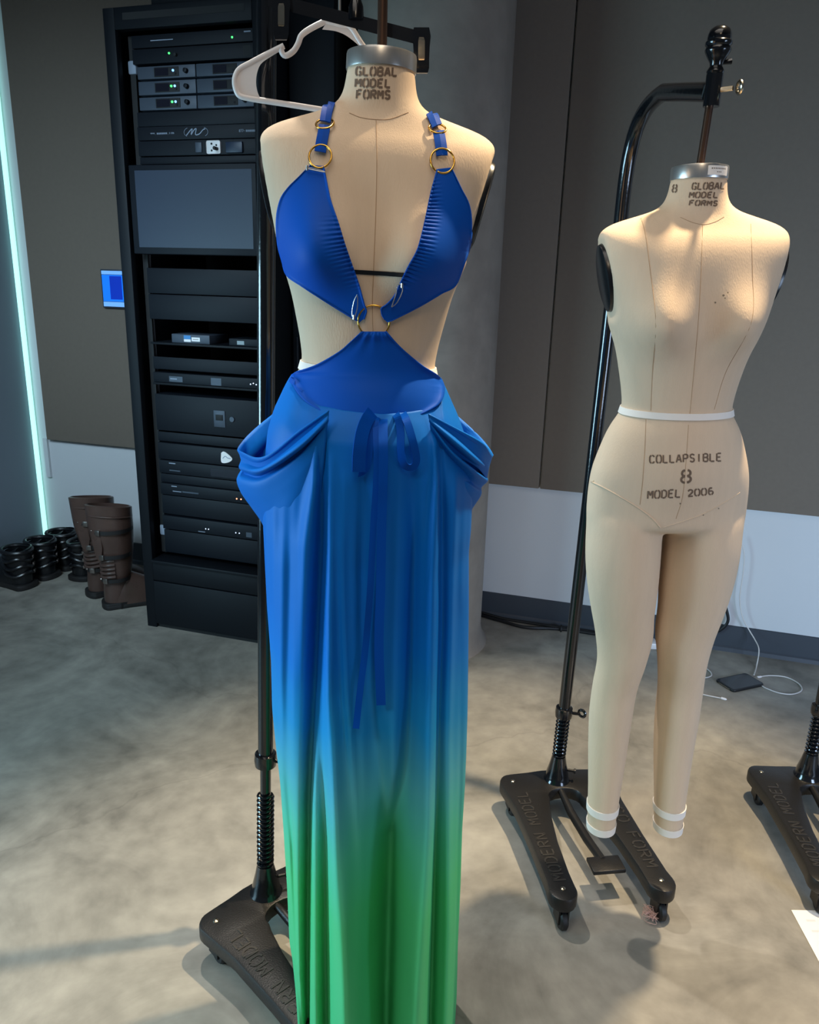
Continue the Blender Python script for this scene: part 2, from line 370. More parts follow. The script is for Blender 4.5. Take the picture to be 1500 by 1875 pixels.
class Skin:
    """world-space surface that pixel outlines can be laid on"""
    def __init__(s, o):
        org = root_of(o).location; me = o.data
        s.b = BVHTree.FromPolygons([v.co + org for v in me.vertices], [tuple(p.vertices) for p in me.polygons])
    def hit(s, x, y, off=0.0):
        d = ray(x, y).normalized(); p, n, i, t = s.b.ray_cast(EYE, d)
        if p is None:
            q, n, i, t = s.b.find_nearest(EYE + d * 1.25)
            for _ in range(4):
                t = (q - EYE).dot(d); q, n, i, dd = s.b.find_nearest(EYE + d * t)
            p = q
        if n.dot(d) > 0: n = -n
        return p + n * off, n
def text_on(skin, lines, mb, off=0.0006, step=1.2):
    """lines: (text, corner_bl, corner_br, corner_tl) in px"""
    for text, bl, br, tl, hw in lines:
        for st in strokes(text, 0, 1):
            px = [(bl[0] + a * (br[0] - bl[0]) + b * (tl[0] - bl[0]), bl[1] + a * (br[1] - bl[1]) + b * (tl[1] - bl[1])) for a, b in st]
            row = []
            for l, r in ribbon2d(px, hw, step):
                row.append([skin.hit(l[0], l[1], off)[0], skin.hit(r[0], r[1], off)[0]])
            mb.loft(row, closed=False)
def line_on(skin, pxs, r, mb, n=24, off=0.0):
    mb.tube([skin.hit(x, y, off)[0] for x, y in curve(pxs, n)], r, 6)

# ================================================================== the setting
WY = 3.255                                   # back wall plane
CX = -3.03                                   # left wall plane
def struct(name, mb, m, smooth=0): return obj(name, mb, m, None, smooth, kind='structure')
struct('floor', MB().bbox(CX - 0.1, 3.2, -2.2, WY + 0.1, -0.06, 0.0), M['floor'])
struct('wall_back', MB().bbox(CX - 0.1, 3.2, WY, WY + 0.1, 0.0, 3.2), M['wall'])
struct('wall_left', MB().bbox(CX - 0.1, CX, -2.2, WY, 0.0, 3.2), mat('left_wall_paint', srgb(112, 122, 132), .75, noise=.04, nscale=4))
struct('ceiling', MB().bbox(CX - 0.1, 3.2, -2.2, WY + 0.1, 3.2, 3.26), M['ceiling'])
struct('baseboard_back', MB().prism([(WY, 0), (WY - 0.016, 0.0), (WY - 0.012, 0.016), (WY - 0.006, 0.022), (WY - 0.006, 0.112), (WY, 0.115)], CX, 3.2, 0,
       Matrix(((0, 0, 1, 0), (1, 0, 0, 0), (0, 1, 0, 0), (0, 0, 0, 1)))), M['base'])
struct('baseboard_left', MB().bbox(CX, CX + 0.006, -2.2, WY - 0.02, 0.0, 0.03), M['base'])
_g = MB().bbox(CX + 0.06, CX + 0.085, WY - 0.014, WY - 0.001, 0.42, 0.626); struct('trim_1', _g, M['wall'])
def colring(z, r, cx, cy): return [(cx + r * cos(2 * pi * k / 72), cy + r * sin(2 * pi * k / 72), z) for k in range(72)]
KX, KY, KR = -0.832, 2.94, 0.272
struct('column', MB().loft([colring(z, r, KX, KY) for z, r in ((0.0, KR + 0.028), (0.006, KR + 0.022), (0.03, KR + 0.008), (0.07, KR), (3.2, KR))]), M['column'], 50)
for nm, x0, x1, lab in (('acoustic_panel', -2.93, -1.62, 'grey fabric wall panel left of the black equipment rack'),
                        ('acoustic_panel', -1.614, -0.393, 'brown fabric wall panel behind the concrete column'),
                        ('acoustic_panel', -0.387, 1.35, 'wide grey fabric wall panel behind the bare dress form')):
    tag(obj(nm, MB().rbox(x0, x1, WY - 0.03, WY - 0.0005, 0.626, 3.19, 0.004), M['panel'], None, 30, ((x0 + x1) / 2, WY, 0.626)), lab, 'wall panel', 'fabric wall panels')
tag(obj('led_light_strip', MB().tube([(CX + 0.02, WY - 0.022, 0.06), (CX + 0.02, WY - 0.022, 2.6)], 0.012, 12), M['led'], None, 40, (CX + 0.02, WY - 0.022, 0.06)),
    'glowing cyan light tube standing upright in the left room corner', 'light')
t = thing('touch_panel', 'small glowing blue touch screen on the wall left of the rack', 'screen', (-2.44, WY - 0.03, 1.39))
obj('frame', MB().rbox(-2.505, -2.375, WY - 0.048, WY - 0.03, 1.30, 1.475, 0.003), M['unit'], t)
obj('display', MB().bbox(-2.497, -2.383, WY - 0.0495, WY - 0.048, 1.33, 1.45), M['touch'], t, 0)
obj('display_window', MB().bbox(-2.455, -2.39, WY - 0.0505, WY - 0.0495, 1.34, 1.445), M['touchdark'], t, 0)
for z0, z1 in ((1.452, 1.468), (1.307, 1.328)): obj('display_bar', MB().bbox(-2.497, -2.383, WY - 0.0505, WY - 0.0485, z0, z1), M['touchlight'], t, 0)

# ================================================================== dress forms
TORSO = [  # z from the waist: half width, front depth, back depth, squareness
 (-0.285, .150, .084, .094, 2.2), (-0.24, .1545, .088, .105, 2.2), (-0.19, .1555, .090, .112, 2.2), (-0.142, .1535, .093, .110, 2.2), (-0.109, .148, .094, .103, 2.2),
 (-0.054, .131, .090, .090, 2.15), (-0.03, .1205, .088, .083, 2.1), (0.0, .1040, .082, .074, 2.1), (0.031, .1055, .083, .074, 2.1), (0.073, .1135, .086, .078, 2.15),
 (0.114, .1230, .090, .083, 2.2), (0.154, .1365, .092, .090, 2.3), (0.184, .1440, .093, .095, 2.4), (0.214, .1490, .093, .099, 2.5), (0.255, .1580, .090, .100, 2.6),
 (0.29, .1650, .083, .097, 2.7), (0.312, .1680, .073, .088, 2.6), (0.325, .1650, .063, .080, 2.3), (0.335, .1510, .057, .074, 2.1), (0.343, .1290, .053, .070, 2.0),
 (0.351, .1010, .050, .066, 2.0), (0.360, .0740, .049, .061, 2.0), (0.372, .0580, .049, .056, 2.0), (0.39, .0508, .0485, .0505, 2.0), (0.415, .0478, .0475, .0475, 2.0)]
LEG = [  # z: centre x, rx, centre y, ry
 (-0.16, .074, .066, .006, .064), (-0.20, .0785, .0752, .005, .081), (-0.24, .0795, .0740, .003, .0865), (-0.30, .0785, .0735, .0, .088), (-0.36, .0750, .0700, -.002, .085), (-0.42, .0700, .0630, -.004, .077), (-0.47, .0635, .0585, -.006, .067), (-0.53, .064, .0500, -.008, .057),
 (-0.60, .0705, .0465, .002, .052), (-0.67, .0725, .0455, .008, .054), (-0.74, .0728, .0425, .008, .050), (-0.81, .0735, .0385, .004, .044), (-0.865, .0745, .0350, .0, .039),
 (-0.915, .0755, .0325, -.002, .037), (-0.950, .0760, .0300, -.004, .034)]
LEG.reverse()
def sgn(v, e): return (1 if v >= 0 else -1) * abs(v) ** e
def torso_ring(z, n=96, off=0.0):
    w_, fr, bk, sq = interp(TORSO, z); out = []
    for k in range(n):
        a = 2 * pi * k / n; ca, sa = cos(a), sin(a)
        x = (w_ + off) * sgn(ca, 2 / sq); d = fr if sa < 0 else bk
        if 0.15 < z < 0.33:                       # flat armhole facet
            x *= 1 + 0.04 * sin(pi * (z - 0.15) / 0.18)
            lim = 0.1515 + (z - 0.243) * 0.22 + max(0, abs(z - 0.243) - 0.066) * 0.5 + off
            x = max(-lim, min(lim, x))
        y = (d + off) * sgn(sa, 2 / sq)
        if sa < 0:
            b = 0
            for s in (-1, 1):
                dz = z - 0.158; sz = 0.062 if dz > 0 else 0.043
                b += 0.040 * math.exp(-((x - s * 0.073) / 0.046) ** 2 - (dz / sz) ** 2)
            b += 0.010 * math.exp(-((z + 0.10) / 0.07) ** 2 - (x / 0.07) ** 2)
            y -= b * min(1.0, abs(sa) * 3)
        else:
            for s in (-1, 1):
                y += 0.018 * math.exp(-((x - s * 0.07) / 0.05) ** 2 - ((z + 0.2) / 0.07) ** 2)
        out.append((x, y, z))
    return out
def leg_ring(z, s, n=48, off=0.0):
    cx, rx, cy, ry = interp(LEG, z)
    return [(s * cx + (rx + off) * cos(2 * pi * k / n), cy + (ry + off) * sin(2 * pi * k / n), z) for k in range(n)]
def make_form(label, loc, yaw, roll, legs):
    X = Matrix.Translation(loc) @ Matrix.Rotation(yaw, 4, 'Z') @ Matrix.Rotation(roll, 4, 'Y')
    root = thing('dress_form', label, 'dress form', loc, 'linen dress forms')
    mb = MB(); zs = [-0.212 + (0.415 + 0.212) * k / 120 for k in range(121)]
    rings = [torso_ring(z) for z in zs]
    low = [[(x * q, y * (q + .06), -0.212 - d) for x, y, z in rings[0]] for q, d in ((0.30, 0.026), (0.55, 0.022), (0.80, 0.014), (0.94, 0.005))] if legs else []
    mb.loft(low + rings, cap0=True, cap1=True)
    if legs:
        for s in (-1, 1):
            mb.loft([leg_ring(-0.16 - 0.79 * k / 66, s) for k in range(67)], cap0=True, cap1=True)
    o = obj('tmp', mb, M['linen'], None, 0)
    r = o.modifiers.new('r', 'REMESH'); r.mode = 'VOXEL'; r.voxel_size = 0.0045
    s_ = o.modifiers.new('s', 'SMOOTH'); s_.factor = 0.5; s_.iterations = 16
    dg = bpy.context.evaluated_depsgraph_get(); me = bpy.data.meshes.new_from_object(o.evaluated_get(dg))
    body = MB(); body.v = [tuple(X @ v.co) for v in me.vertices]; body.f = [tuple(p.vertices) for p in me.polygons]
    bpy.data.objects.remove(o); bpy.data.meshes.remove(me)
    bo = obj('body', body, M['linen'], root, 180)
    cap = MB().lathe([(0.0, .410), (.0490, .410), (.0495, .4125), (.0492, .4285), (.0484, .432), (.044, .4325), (0.0, .4325)], mx=X, seg=64); obj('neck_cap', cap, M['steel'], root)
    obj('cap_disc', MB().lathe([(0, .4326), (.041, .4326), (.041, .4335), (0, .4335)], mx=X, seg=48), M['tape'], root)
    for s in (-1, 1):
        q = Matrix.Translation((s * 0.1520, 0.002, 0.243)) @ Matrix.Rotation(s * radians(90 + 12.4), 4, 'Y') @ Matrix.Diagonal((1.0, 0.70, 1, 1))
        obj('arm_plate', MB().lathe([(0, -0.010), (.060, -0.010), (.062, 0.0), (.060, .0055), (.05, .008), (0, .0085)], seg=48, mx=X @ q), M['plate'], root)
    wt = MB().loft([torso_ring(z, 96, o_) for z, o_ in ((-.006, .0005), (-.006, .0026), (.006, .0026), (.006, .0005))], mx=X); obj('waist_tape', wt, M['tape'], root)
    if legs:
        for s in (-1, 1):
            for z in (-.943, -.897):
                tp = MB().loft([leg_ring(z + dz, s, 48, o_) for dz, o_ in ((-.0085, .0), (-.0085, .0022), (.0085, .0022), (.0085, .0))], mx=X); obj('ankle_tape', tp, M['tape'], root)
    return root, bo, X

RF, rbody, RX = make_form('bare linen dress form with legs, nothing worn on it', (0.058, 1.579, 1.230), radians(17), radians(-1.4), True)
LF, lbody, LX = make_form('linen dress form wearing the long blue and green gown', (-0.4166, 1.1477, 1.323), radians(14.5), radians(1.8), False)
rs, ls = Skin(rbody), Skin(lbody)

def seamtube(nm, skin, pxs, r, root, m='seam', off=0.0):
    mb = MB(); line_on(skin, pxs, r, mb, 26, off); return obj(nm, mb, M[m], root)
# right form: stencilled words, seams, piping, stains
mb = MB(); text_on(rs, [('GLOBAL', (1267, 347), (1326, 346), (1269, 335), 1.3), ('MODEL', (1262, 362), (1314, 362), (1264, 352), 1.3), ('FORMS', (1262, 376), (1313, 377), (1264, 367), 1.3)], mb); obj('printed_text', mb, M['ink'], RF, 0)
mb = MB(); text_on(rs, [('COLLAPSIBLE', (1190, 848), (1321, 844), (1190, 834), 1.35), ('8', (1247, 884), (1265, 883), (1248, 861), 2.0), ('MODEL', (1186, 913), (1246, 910), (1187, 899), 1.35), ('2006', (1260, 909), (1306, 905), (1260, 897), 1.35)], mb)
obj('printed_text', mb, M['ink'], RF, 0)
mb = MB(); text_on(rs, [('8', (1231, 352), (1239, 352), (1233, 338), 1.4)], mb); obj('printed_text', mb, M['ink'], RF, 0)
for p in ([(1246, 398), (1270, 408), (1290, 411), (1310, 406), (1326, 397)], [(1172, 392), (1182, 430), (1190, 490), (1201, 590), (1195, 680), (1192, 752)],
          [(1375, 410), (1378, 500), (1376, 590), (1330, 680), (1308, 750)], [(1287, 412), (1283, 520), (1278, 600), (1270, 690), (1263, 762)],
          [(1183, 768), (1181, 820), (1177, 880), (1172, 924)], [(1261, 778), (1256, 850), (1250, 910), (1238, 950)]):
    seamtube('seam', rs, p, 0.00055, RF)
seamtube('piping', rs, [(1078, 880), (1104, 892), (1140, 912), (1172, 932), (1195, 950), (1209, 966)], 0.0016, RF, 'linen')
seamtube('piping', rs, [(1214, 966), (1250, 955), (1290, 940), (1335, 915), (1355, 902)], 0.0009, RF, 'linen')
for x, y, r_ in ((1325, 541, 2.2), (1333, 536, 1.5), (1328, 546, 1.3), (1310, 554, 1.8), (1246, 922, 1.6), (1316, 931, 1.4), (1288, 943, 1.3)):
    pts = [rs.hit(x + r_ * cos(k * pi / 4), y + r_ * 0.9 * sin(k * pi / 4), 0.0005)[0] for k in range(8)]; obj('stain', MB().add(pts, [tuple(range(8))]), M['stain'], RF, 0)
_lab = MB().loft([[(.0499 * sin(a), -.0499 * cos(a), z) for a in [radians(-3 + 50 * k / 12) for k in range(13)]] for z in (.4135, .4285)], closed=False, mx=RX); obj('paper_label', _lab, M['paper'], RF)
mb = MB()
for k in range(9):
    a0 = radians(4 + k * 4); mb.loft([[(.0502 * sin(a0 + b), -.0502 * cos(a0 + b), z) for b in (0, radians(2.6))] for z in (.4232, .4248)], closed=False, mx=RX)
for k in range(3):
    a0 = radians(16 + k * 4); mb.loft([[(.0502 * sin(a0 + b), -.0502 * cos(a0 + b), z) for b in (0, radians(2.6))] for z in (.4178, .4191)], closed=False, mx=RX)
obj('printed_text', mb, M['ink'], RF, 0)
# left form
mb = MB(); text_on(ls, [('GLOBAL', (652, 138), (727, 139), (653, 123), 1.8), ('MODEL', (651, 159), (715, 160), (652, 144.5), 1.8), ('FORMS', (653, 180), (714, 181), (654, 165), 1.8)], mb); obj('printed_text', mb, M['ink'], LF, 0)
for p in ([(640, 207), (660, 215), (688, 219), (715, 218), (748, 206)], [(689, 221), (690, 300), (688, 400), (684, 500), (682, 560), (684, 640)]):
    seamtube('seam', ls, p, 0.0006, LF)
row = [[ls.hit(x, 500 + (x - 690) * 0.06 + dy, .0012)[0] for dy in (-4, 4)] for x in range(560, 812, 4)]
obj('style_tape', MB().loft(row, closed=False), M['plate'], LF)

# ================================================================== form stands
def raised_text(mb, text, mx, length, hgt, hw=0.0022, up=0.0022):
    for st in strokes(text, 0, length):
        pts = ribbon2d([(x, y * hgt) for x, y in st], hw, 0.006)
        rings = [[(l[0], l[1], 0), (l[0], l[1], up), (r[0], r[1], up), (r[0], r[1], 0)] for l, r in pts]
        mb.loft(rings, cap0=True, cap1=True, mx=mx)
def make_stand(label, foot, fdir, lean, bend_z, sleeve, collar_z, spring_z1, text_l, text_r, rod_to=None, finial=True):
    foot = Vector(foot); f = Vector((fdir[0], fdir[1], 0)).normalized(); r = Vector((-f.y, f.x, 0)); r = -r if r.cross(Vector((0, 0, 1))).dot(f) < 0 else r
    r = Vector((-f.y, f.x, 0))                                     # right hand side when looking from the front
    B = Matrix(((r.x, f.x, 0, foot.x), (r.y, f.y, 0, foot.y), (0, 0, 1, 0), (0, 0, 0, 1)))
    root = thing('form_stand', label, 'dress form stand', foot, 'black iron form stands')
    half = [(0.035, -0.045), (0.075, -0.040), (0.105, -0.038)] + ARC(0.130, 0.0, 0.036, 0.036, -90, 10, 6) + [(0.160, 0.045), (0.152, 0.11), (0.150, 0.25), (0.152, 0.38)] + ARC(0.122, 0.412, 0.034, 0.036, -10, 190, 12) + [(0.088, 0.36), (0.080, 0.25), (0.066, 0.16), (0.052, 0.10)] + ARC(0, 0.075, 0.046, 0.032, 10, -90, 5)
    poly = half + [(-x, y) for x, y in reversed(half)][1:]
    poly = [p for i, p in enumerate(poly) if (Vector(p) - Vector(poly[i - 1])).length > 1e-4]
    base = obj('base', MB().prism(poly, 0.062, 0.100, 0.006, B), M['iron'], root, 35)
    for x, y, tx, ln in ((-1, 1, text_l, 0.34), (1, -1, text_r, 0.30)):
        if not tx: continue
        # letters run along the leg, one word per piece
        if x < 0: m2 = B @ Matrix(((0, -1, 0, -0.106), (-1, 0, 0, 0.385), (0, 0, 1, 0.0995), (0, 0, 0, 1)))
        else: m2 = B @ Matrix(((0, 1, 0, 0.106), (1, 0, 0, 0.075), (0, 0, 1, 0.0995), (0, 0, 0, 1)))
        pos, step = 0, ln / len(tx)
        for word in tx.split(' '):
            mb = MB(); raised_text(mb, word, m2 @ Matrix.Translation((pos * step, 0, 0)), step * (len(word) - .25), 0.030)
            obj('raised_lettering', mb, M['worn'], base, 0); pos += len(word) + 1
    for x, y in ((-.130, 0), (.130, 0), (-.122, .412), (.122, .412)):
        obj('bolt', MB().lathe([(0, .099), (.006, .099), (.006, .102), (.003, .104), (0, .104)], (x, y, 0), 12, B), M['chrome'], base)
        c = obj('caster', MB().lathe([(0, .066), (.013, .066), (.013, .052), (0, .05)], (x, y, 0), 16, B).bbox(x - .013, x - .009, y - .014, y + .022, .018, .055, B).bbox(x + .009, x + .013, y - .014, y + .022, .018, .055, B), M['iron'], root)
        obj('wheel', MB().lathe([(0, -.009), (.021, -.009), (.025, -.005), (.025, .005), (.021, .009), (0, .009)], (x, y + .012, .0252), 24, B, axis=(1, 0, 0)), M['rubber'], c)
    # pedal between the legs
    pd = obj('pedal', MB().tube([(0, .04, .088), (0.004, .12, .074), (.012, .22, .070), (.018, .31, .078)], [.009, .012, .012, .011], 10, mx=B).rbox(-.022, .062, .30, .352, .074, .086, .003, B), M['iron'], root)
    sock = obj('socket', MB().lathe([(0, .085), (.038, .085), (.037, .100), (.0325, .105), (.031, .122), (.0235, .152), (.0205, .168), (.0185, .176), (0, .176)], (0, 0, 0), 32, B), M['gloss'], root)
    obj('screw', MB().lathe([(0, 0), (.004, 0), (.004, .016), (.007, .017), (.007, .022), (0, .022)], (.026, .012, .135), 10, B, axis=(.9, .4, 0)), M['iron'], sock)
    lv = Vector((lean[0], lean[1], 0))
    ax = lambda z: foot + Vector((0, 0, z)) + lv * max(0, (z - .17)) / 1.45
    n = int((spring_z1 - .172) / .0118)
    sp = [ax(.172 + (spring_z1 - .172) * k / (n * 12)) + Vector((.0170 * cos(2 * pi * k / 12), .0170 * sin(2 * pi * k / 12), 0)) for k in range(n * 12 + 1)]
    obj('spring', MB().tube(sp, .0028, 6), M['gloss'], root)
    obj('post', MB().tube([ax(.15), ax(collar_z + .03)], .0118, 20), M['gloss'], root)
    col = obj('collar', MB().tube([ax(collar_z - .016), ax(collar_z - .014), ax(collar_z), ax(collar_z + .014), ax(collar_z + .016)], [.019, .023, .0245, .023, .019], 24), M['gloss'], root)
    kn = ax(collar_z); side = (RT * 1.0 + FW * -0.25); side.z = 0; side.normalize()
    obj('thumb_screw', MB().tube([kn + side * .02, kn + side * .04], .0045, 8).torus(kn + side * .049 + Vector((0, 0, .003)), .010, .004, (side * .5 - Vector((side.y, -side.x, 0))), 18, 8), M['gloss'], col)
    S = Vector(sleeve); top = ax(bend_z)
    path = [ax(collar_z + .01 + (bend_z - collar_z - .01) * k / 6) for k in range(7)]
    hz = Vector((S.x - top.x, S.y - top.y, 0)); ln = hz.length; hd = hz / ln; rise = S.z - bend_z
    bez = [top, top + Vector((0, 0, rise * .85)), top + hd * ln * .06 + Vector((0, 0, rise * 1.22)), top + hd * ln * .44 + Vector((0, 0, rise * 1.24))]
    for k in range(1, 15):
        u = k / 14; path.append(bez[0] * (1 - u) ** 3 + bez[1] * 3 * u * (1 - u) ** 2 + bez[2] * 3 * u * u * (1 - u) + bez[3] * u ** 3)
    path += [S - hd * (.012 + ln * .28) + Vector((0, 0, rise * .13)), S - hd * .010]
    obj('pole', MB().tube(path, .0162, 24), M['gloss'], root)
    slv = obj('sleeve', MB().lathe([(.0115, -.025), (.0138, -.025), (.0142, .025), (.0125, .027)], S, 24), M['gloss'], root)
    sd = (hd * .75 + RT * .8); sd.z = 0; sd.normalize()
    obj('wing_screw', MB().tube([S + sd * .014, S + sd * .034], .004, 8).torus(S + sd * .045, .011, .003, (-sd.y * .5 + sd.x * .6, sd.x * .5 + sd.y * .6, .1), 18, 8, 0.8), M['chrome'], slv)
    if rod_to is not None:
        obj('rod', MB().tube([S + Vector((0, 0, .05)), Vector(rod_to)], .0068, 14), M['rod'], root)
    if finial:
        fp = [(0, .030), (.017, .032), (.0195, .038), (.0165, .045), (.0135, .050), (.0145, .058), (.021, .070), (.027, .082), (.0285, .088), (.027, .092), (.0255, .095), (.029, .100), (.029, .106), (.0255, .110), (.026, .114), (.025, .124), (.0215, .134), (.0135, .141), (0, .143)]
        obj('finial', MB().lathe([(a * .76, .024 + (b - .030) * .66) for a, b in fp], S, 28).tube([S + Vector((.010, .006, .044)), S + Vector((.024, .010, .047))], [.003, .005], 8), M['gloss'], root)
    return root
Rcap = RX @ Vector((0, 0, .433)); Lcap = LX @ Vector((0, 0, .433))
Rsl = Vector((Rcap.x + .006, Rcap.y - .002, 1.783))
make_stand('black iron stand holding up the bare dress form', (-0.125, 1.968, 0), (.426, -.905), (0.028, -0.03), 1.60, Rsl, .318, .304, 'MODERN MODEL', 'N CO FORM', Rcap)
make_stand('black iron stand behind the blue gown, hangers on its arm', (-0.711, 1.314, 0), (.87, -.49), (0.042, 0.0), 1.83, (Lcap.x, Lcap.y, 1.955), .452, .365, 'MODERN MODEL', 'N CO FORM', Lcap)
make_stand('empty black iron stand cut off at the right edge', (0.572, 2.228, 0), (.21, -.978), (0.0, 0.0), 1.70, (0.68, 1.83, 1.86), .318, .304, 'MODERN MODEL', 'N CO FORM')

# ================================================================== the gown
LV = Vector((-0.41, 1.15, 0)); LD = LV.length; LVD = LV.normalized(); LRT = Vector((LVD.y, -LVD.x, 0))   # view direction and sideways at the form
def onform(x, y, depth=0.0): return ond(x, y, LD - depth, LVD)
G = thing('gown', 'long halter gown in blue jersey fading to green, worn by the front dress form', 'dress', (LV.x, LV.y, 0.0))
GL_ = ls
def patch(nm, left, right, nv, nu, off, m, parent, ripple=None, thick=0.0015, skin=None):
    """cloth panel between two pixel edge curves laid on the form"""
    skin = skin or ls
    L = polyres(curve(left, 60), nv); R_ = polyres(curve(right, 60), nv)
    px = [[(L[j][0] + (R_[j][0] - L[j][0]) * i / nu, L[j][1] + (R_[j][1] - L[j][1]) * i / nu) for i in range(nu + 1)] for j in range(nv + 1)]
    def dep(x, y):
        p, n = skin.hit(x, y); return LD - (p - EYE).dot(LVD) + off / max(.35, -n.dot(LVD))
    D0 = [[dep(x, y) for x, y in r] for r in px]; D = [r[:] for r in D0]
    for _ in range(14):                                    # stretch the cloth over hollows, never through the form
        E_ = [r[:] for r in D]
        for j in range(nv + 1):
            for i in range(nu + 1):
                nb = [D[a][b] for a, b in ((j - 1, i), (j + 1, i), (j, i - 1), (j, i + 1)) if 0 <= a <= nv and 0 <= b <= nu]
                E_[j][i] = max(D0[j][i] - .0012, (D[j][i] + sum(nb) / len(nb)) / 2)
        D = E_
    rows = []
    for j in range(nv + 1):
        row = []
        for i in range(nu + 1):
            u = i / nu; k = ripple(u, j / nv) if ripple else 0.0
            if min(u, 1 - u) * (nu) < 1.5: k += 0.0012       # rolled hem
            row.append(onform(px[j][i][0], px[j][i][1], D[j][i] + k))
        rows.append(row)
    o = obj(nm, MB().loft(rows, closed=False), m, parent, 180)
    t_ = o.modifiers.new('t', 'SOLIDIFY'); t_.thickness = thick; t_.offset = 1
    return o
def gather(edge, amp, n, v0=0.2, v1=0.95):
    def f(u, v):
        d = (1 - u) if edge == 1 else u
        k = max(0, 1 - d / 0.38) ** 1.4 * max(0, min(1, (v - v0) * 6, (v1 - v) * 8))
        return amp * k * sin(v * n * 2 * pi + sin(v * 23) * 1.3 + d * 5) + 0.0015 * max(0, 1 - d / .06)
    return f
lc_out = [(569, 302), (562, 308), (545, 325), (526, 344), (512, 366), (505, 401), (507, 446), (515, 478), (524, 505), (552, 525), (584, 546), (619, 568), (645, 583), (659, 590)]
lc_in = [(592, 304), (594, 312), (599, 335), (606, 366), (619, 404), (632, 446), (645, 484), (657, 519), (664, 545), (668, 560), (671, 569), (670, 574), (668, 579), (666, 584)]
rc_in = [(799, 310), (798, 316), (790, 345), (784, 372), (776, 410), (764, 455), (747, 487), (733, 516), (722, 540), (708, 556), (698, 563), (697, 570), (699, 578), (703, 585)]
rc_out = [(827, 307), (834, 321), (846, 346), (859, 372), (864, 404), (861, 449), (848, 490), (833, 525), (808, 539), (776, 558), (750, 572), (730, 582), (718, 588), (710, 590)]
patch('bodice_cup', lc_out, lc_in, 220, 40, 0.004, M['blue'], G, gather(1, 0.0016, 38, .3, .82))
patch('bodice_cup', rc_in, rc_out, 220, 40, 0.004, M['blue'], G, gather(0, 0.0022, 44, .04, .82))
def mid_rip(u, v): return 0.0020 * math.exp(-v / .10) * sin(u * 26) + 0.004 * math.exp(-((v - .04) / .04) ** 2)
patch('midriff_panel', [(661, 607), (655, 613), (640, 627), (619, 645), (584, 666), (560, 676), (536, 684), (533, 692), (540, 712), (560, 735), (600, 760)],
      [(707, 607), (712, 613), (724, 626), (744, 645), (773, 669), (790, 680), (803, 688), (811, 697), (815, 714), (806, 738), (770, 760)], 80, 40, 0.0062, M['blue'], G, mid_rip)
def strap(pxs, hw, off=0.0035):
    rows = []
    for l, r in ribbon2d(curve(pxs, 14), hw, 2.0):
        rows.append([ls.hit(l[0], l[1], off)[0], ls.hit((l[0] + r[0]) / 2, (l[1] + r[1]) / 2, off + .001)[0], ls.hit(r[0], r[1], off)[0]])
    o = obj('strap', MB().loft(rows, closed=False), M['ribbon'], G, 0); t_ = o.modifiers.new('t', 'SOLIDIFY'); t_.thickness = .002; t_.offset = 1
strap([(607, 190), (601, 208), (597, 228)], 9.5); strap([(596, 235), (593, 252), (590, 268), (588, 281)], 10)
strap([(787, 211), (793, 222), (799, 236)], 9); strap([(802, 246), (805, 262), (807, 276), (808, 288)], 10)
# the backs of the halter straps, down to the shoulder blades
for s, x0 in ((-1, -.080), (1, .088)):
    rows = []
    for z, x, y in ((.352, x0, .03), (.345, x0 * .98, .058), (.30, x0 * .7, .100), (.22, x0 * .3, .112), (.16, 0, .100)):
        rows.append([LX @ Vector((x - .008, y, z)), LX @ Vector((x + .008, y, z))])
    o = obj('strap', MB().loft(rows, closed=False), M['ribbon'], G, 60); t_ = o.modifiers.new('t', 'SOLIDIFY'); t_.thickness = .002
def ring(px, py, rpx, sx=1.0, tilt=0.0, off=.0045, wire=.0014):
    p, n = ls.hit(px, py); R_ = rpx * LD / F
    n = (n + Vector((0, 0, tilt))).normalized(); c = p + n * off
    ex = n.cross(Vector((0, 0, 1))).normalized(); ey = ex.cross(n)
    return MB().tube([c + ex * (R_ * sx * cos(2 * pi * k / 40)) + ey * (R_ * sin(2 * pi * k / 40)) for k in range(40)], wire, 10, True)
for a in ((596, 232, 13, 1.1, .2), (588, 289, 18, 1.0, 0), (800, 241, 12.5, 1.1, .2), (809, 297, 19, 1.0, 0)): obj('ring', ring(*a), M['gold'], G)
obj('ring', ring(685, 588, 26, 1.0, 0, .0028, .0013), M['gold'], G, label='large gold ring at the breastbone')
def pin(pxs, head):
    mb = MB(); pts = [ls.hit(x, y, .0085)[0] for x, y in curve(pxs, 16)]; mb.tube(pts, .0007, 6)
    h = ls.hit(head[0], head[1], .0085)[0]; mb.tube([h + Vector((0, 0, .003)), h - Vector((0, 0, .003))], .0018, 8)
    obj('safety_pin', mb, M['steel'], G)
pin([(655, 537), (650, 548), (647, 566), (648, 579), (652, 577), (656, 560), (656, 540)], (650, 579))
pin([(729, 521), (732, 515), (738, 515), (738, 526), (728, 548), (720, 556), (717, 558), (724, 540), (729, 524)], (738, 516))
pin([(566, 313), (578, 316), (597, 320), (592, 317), (568, 311)], (567, 312))

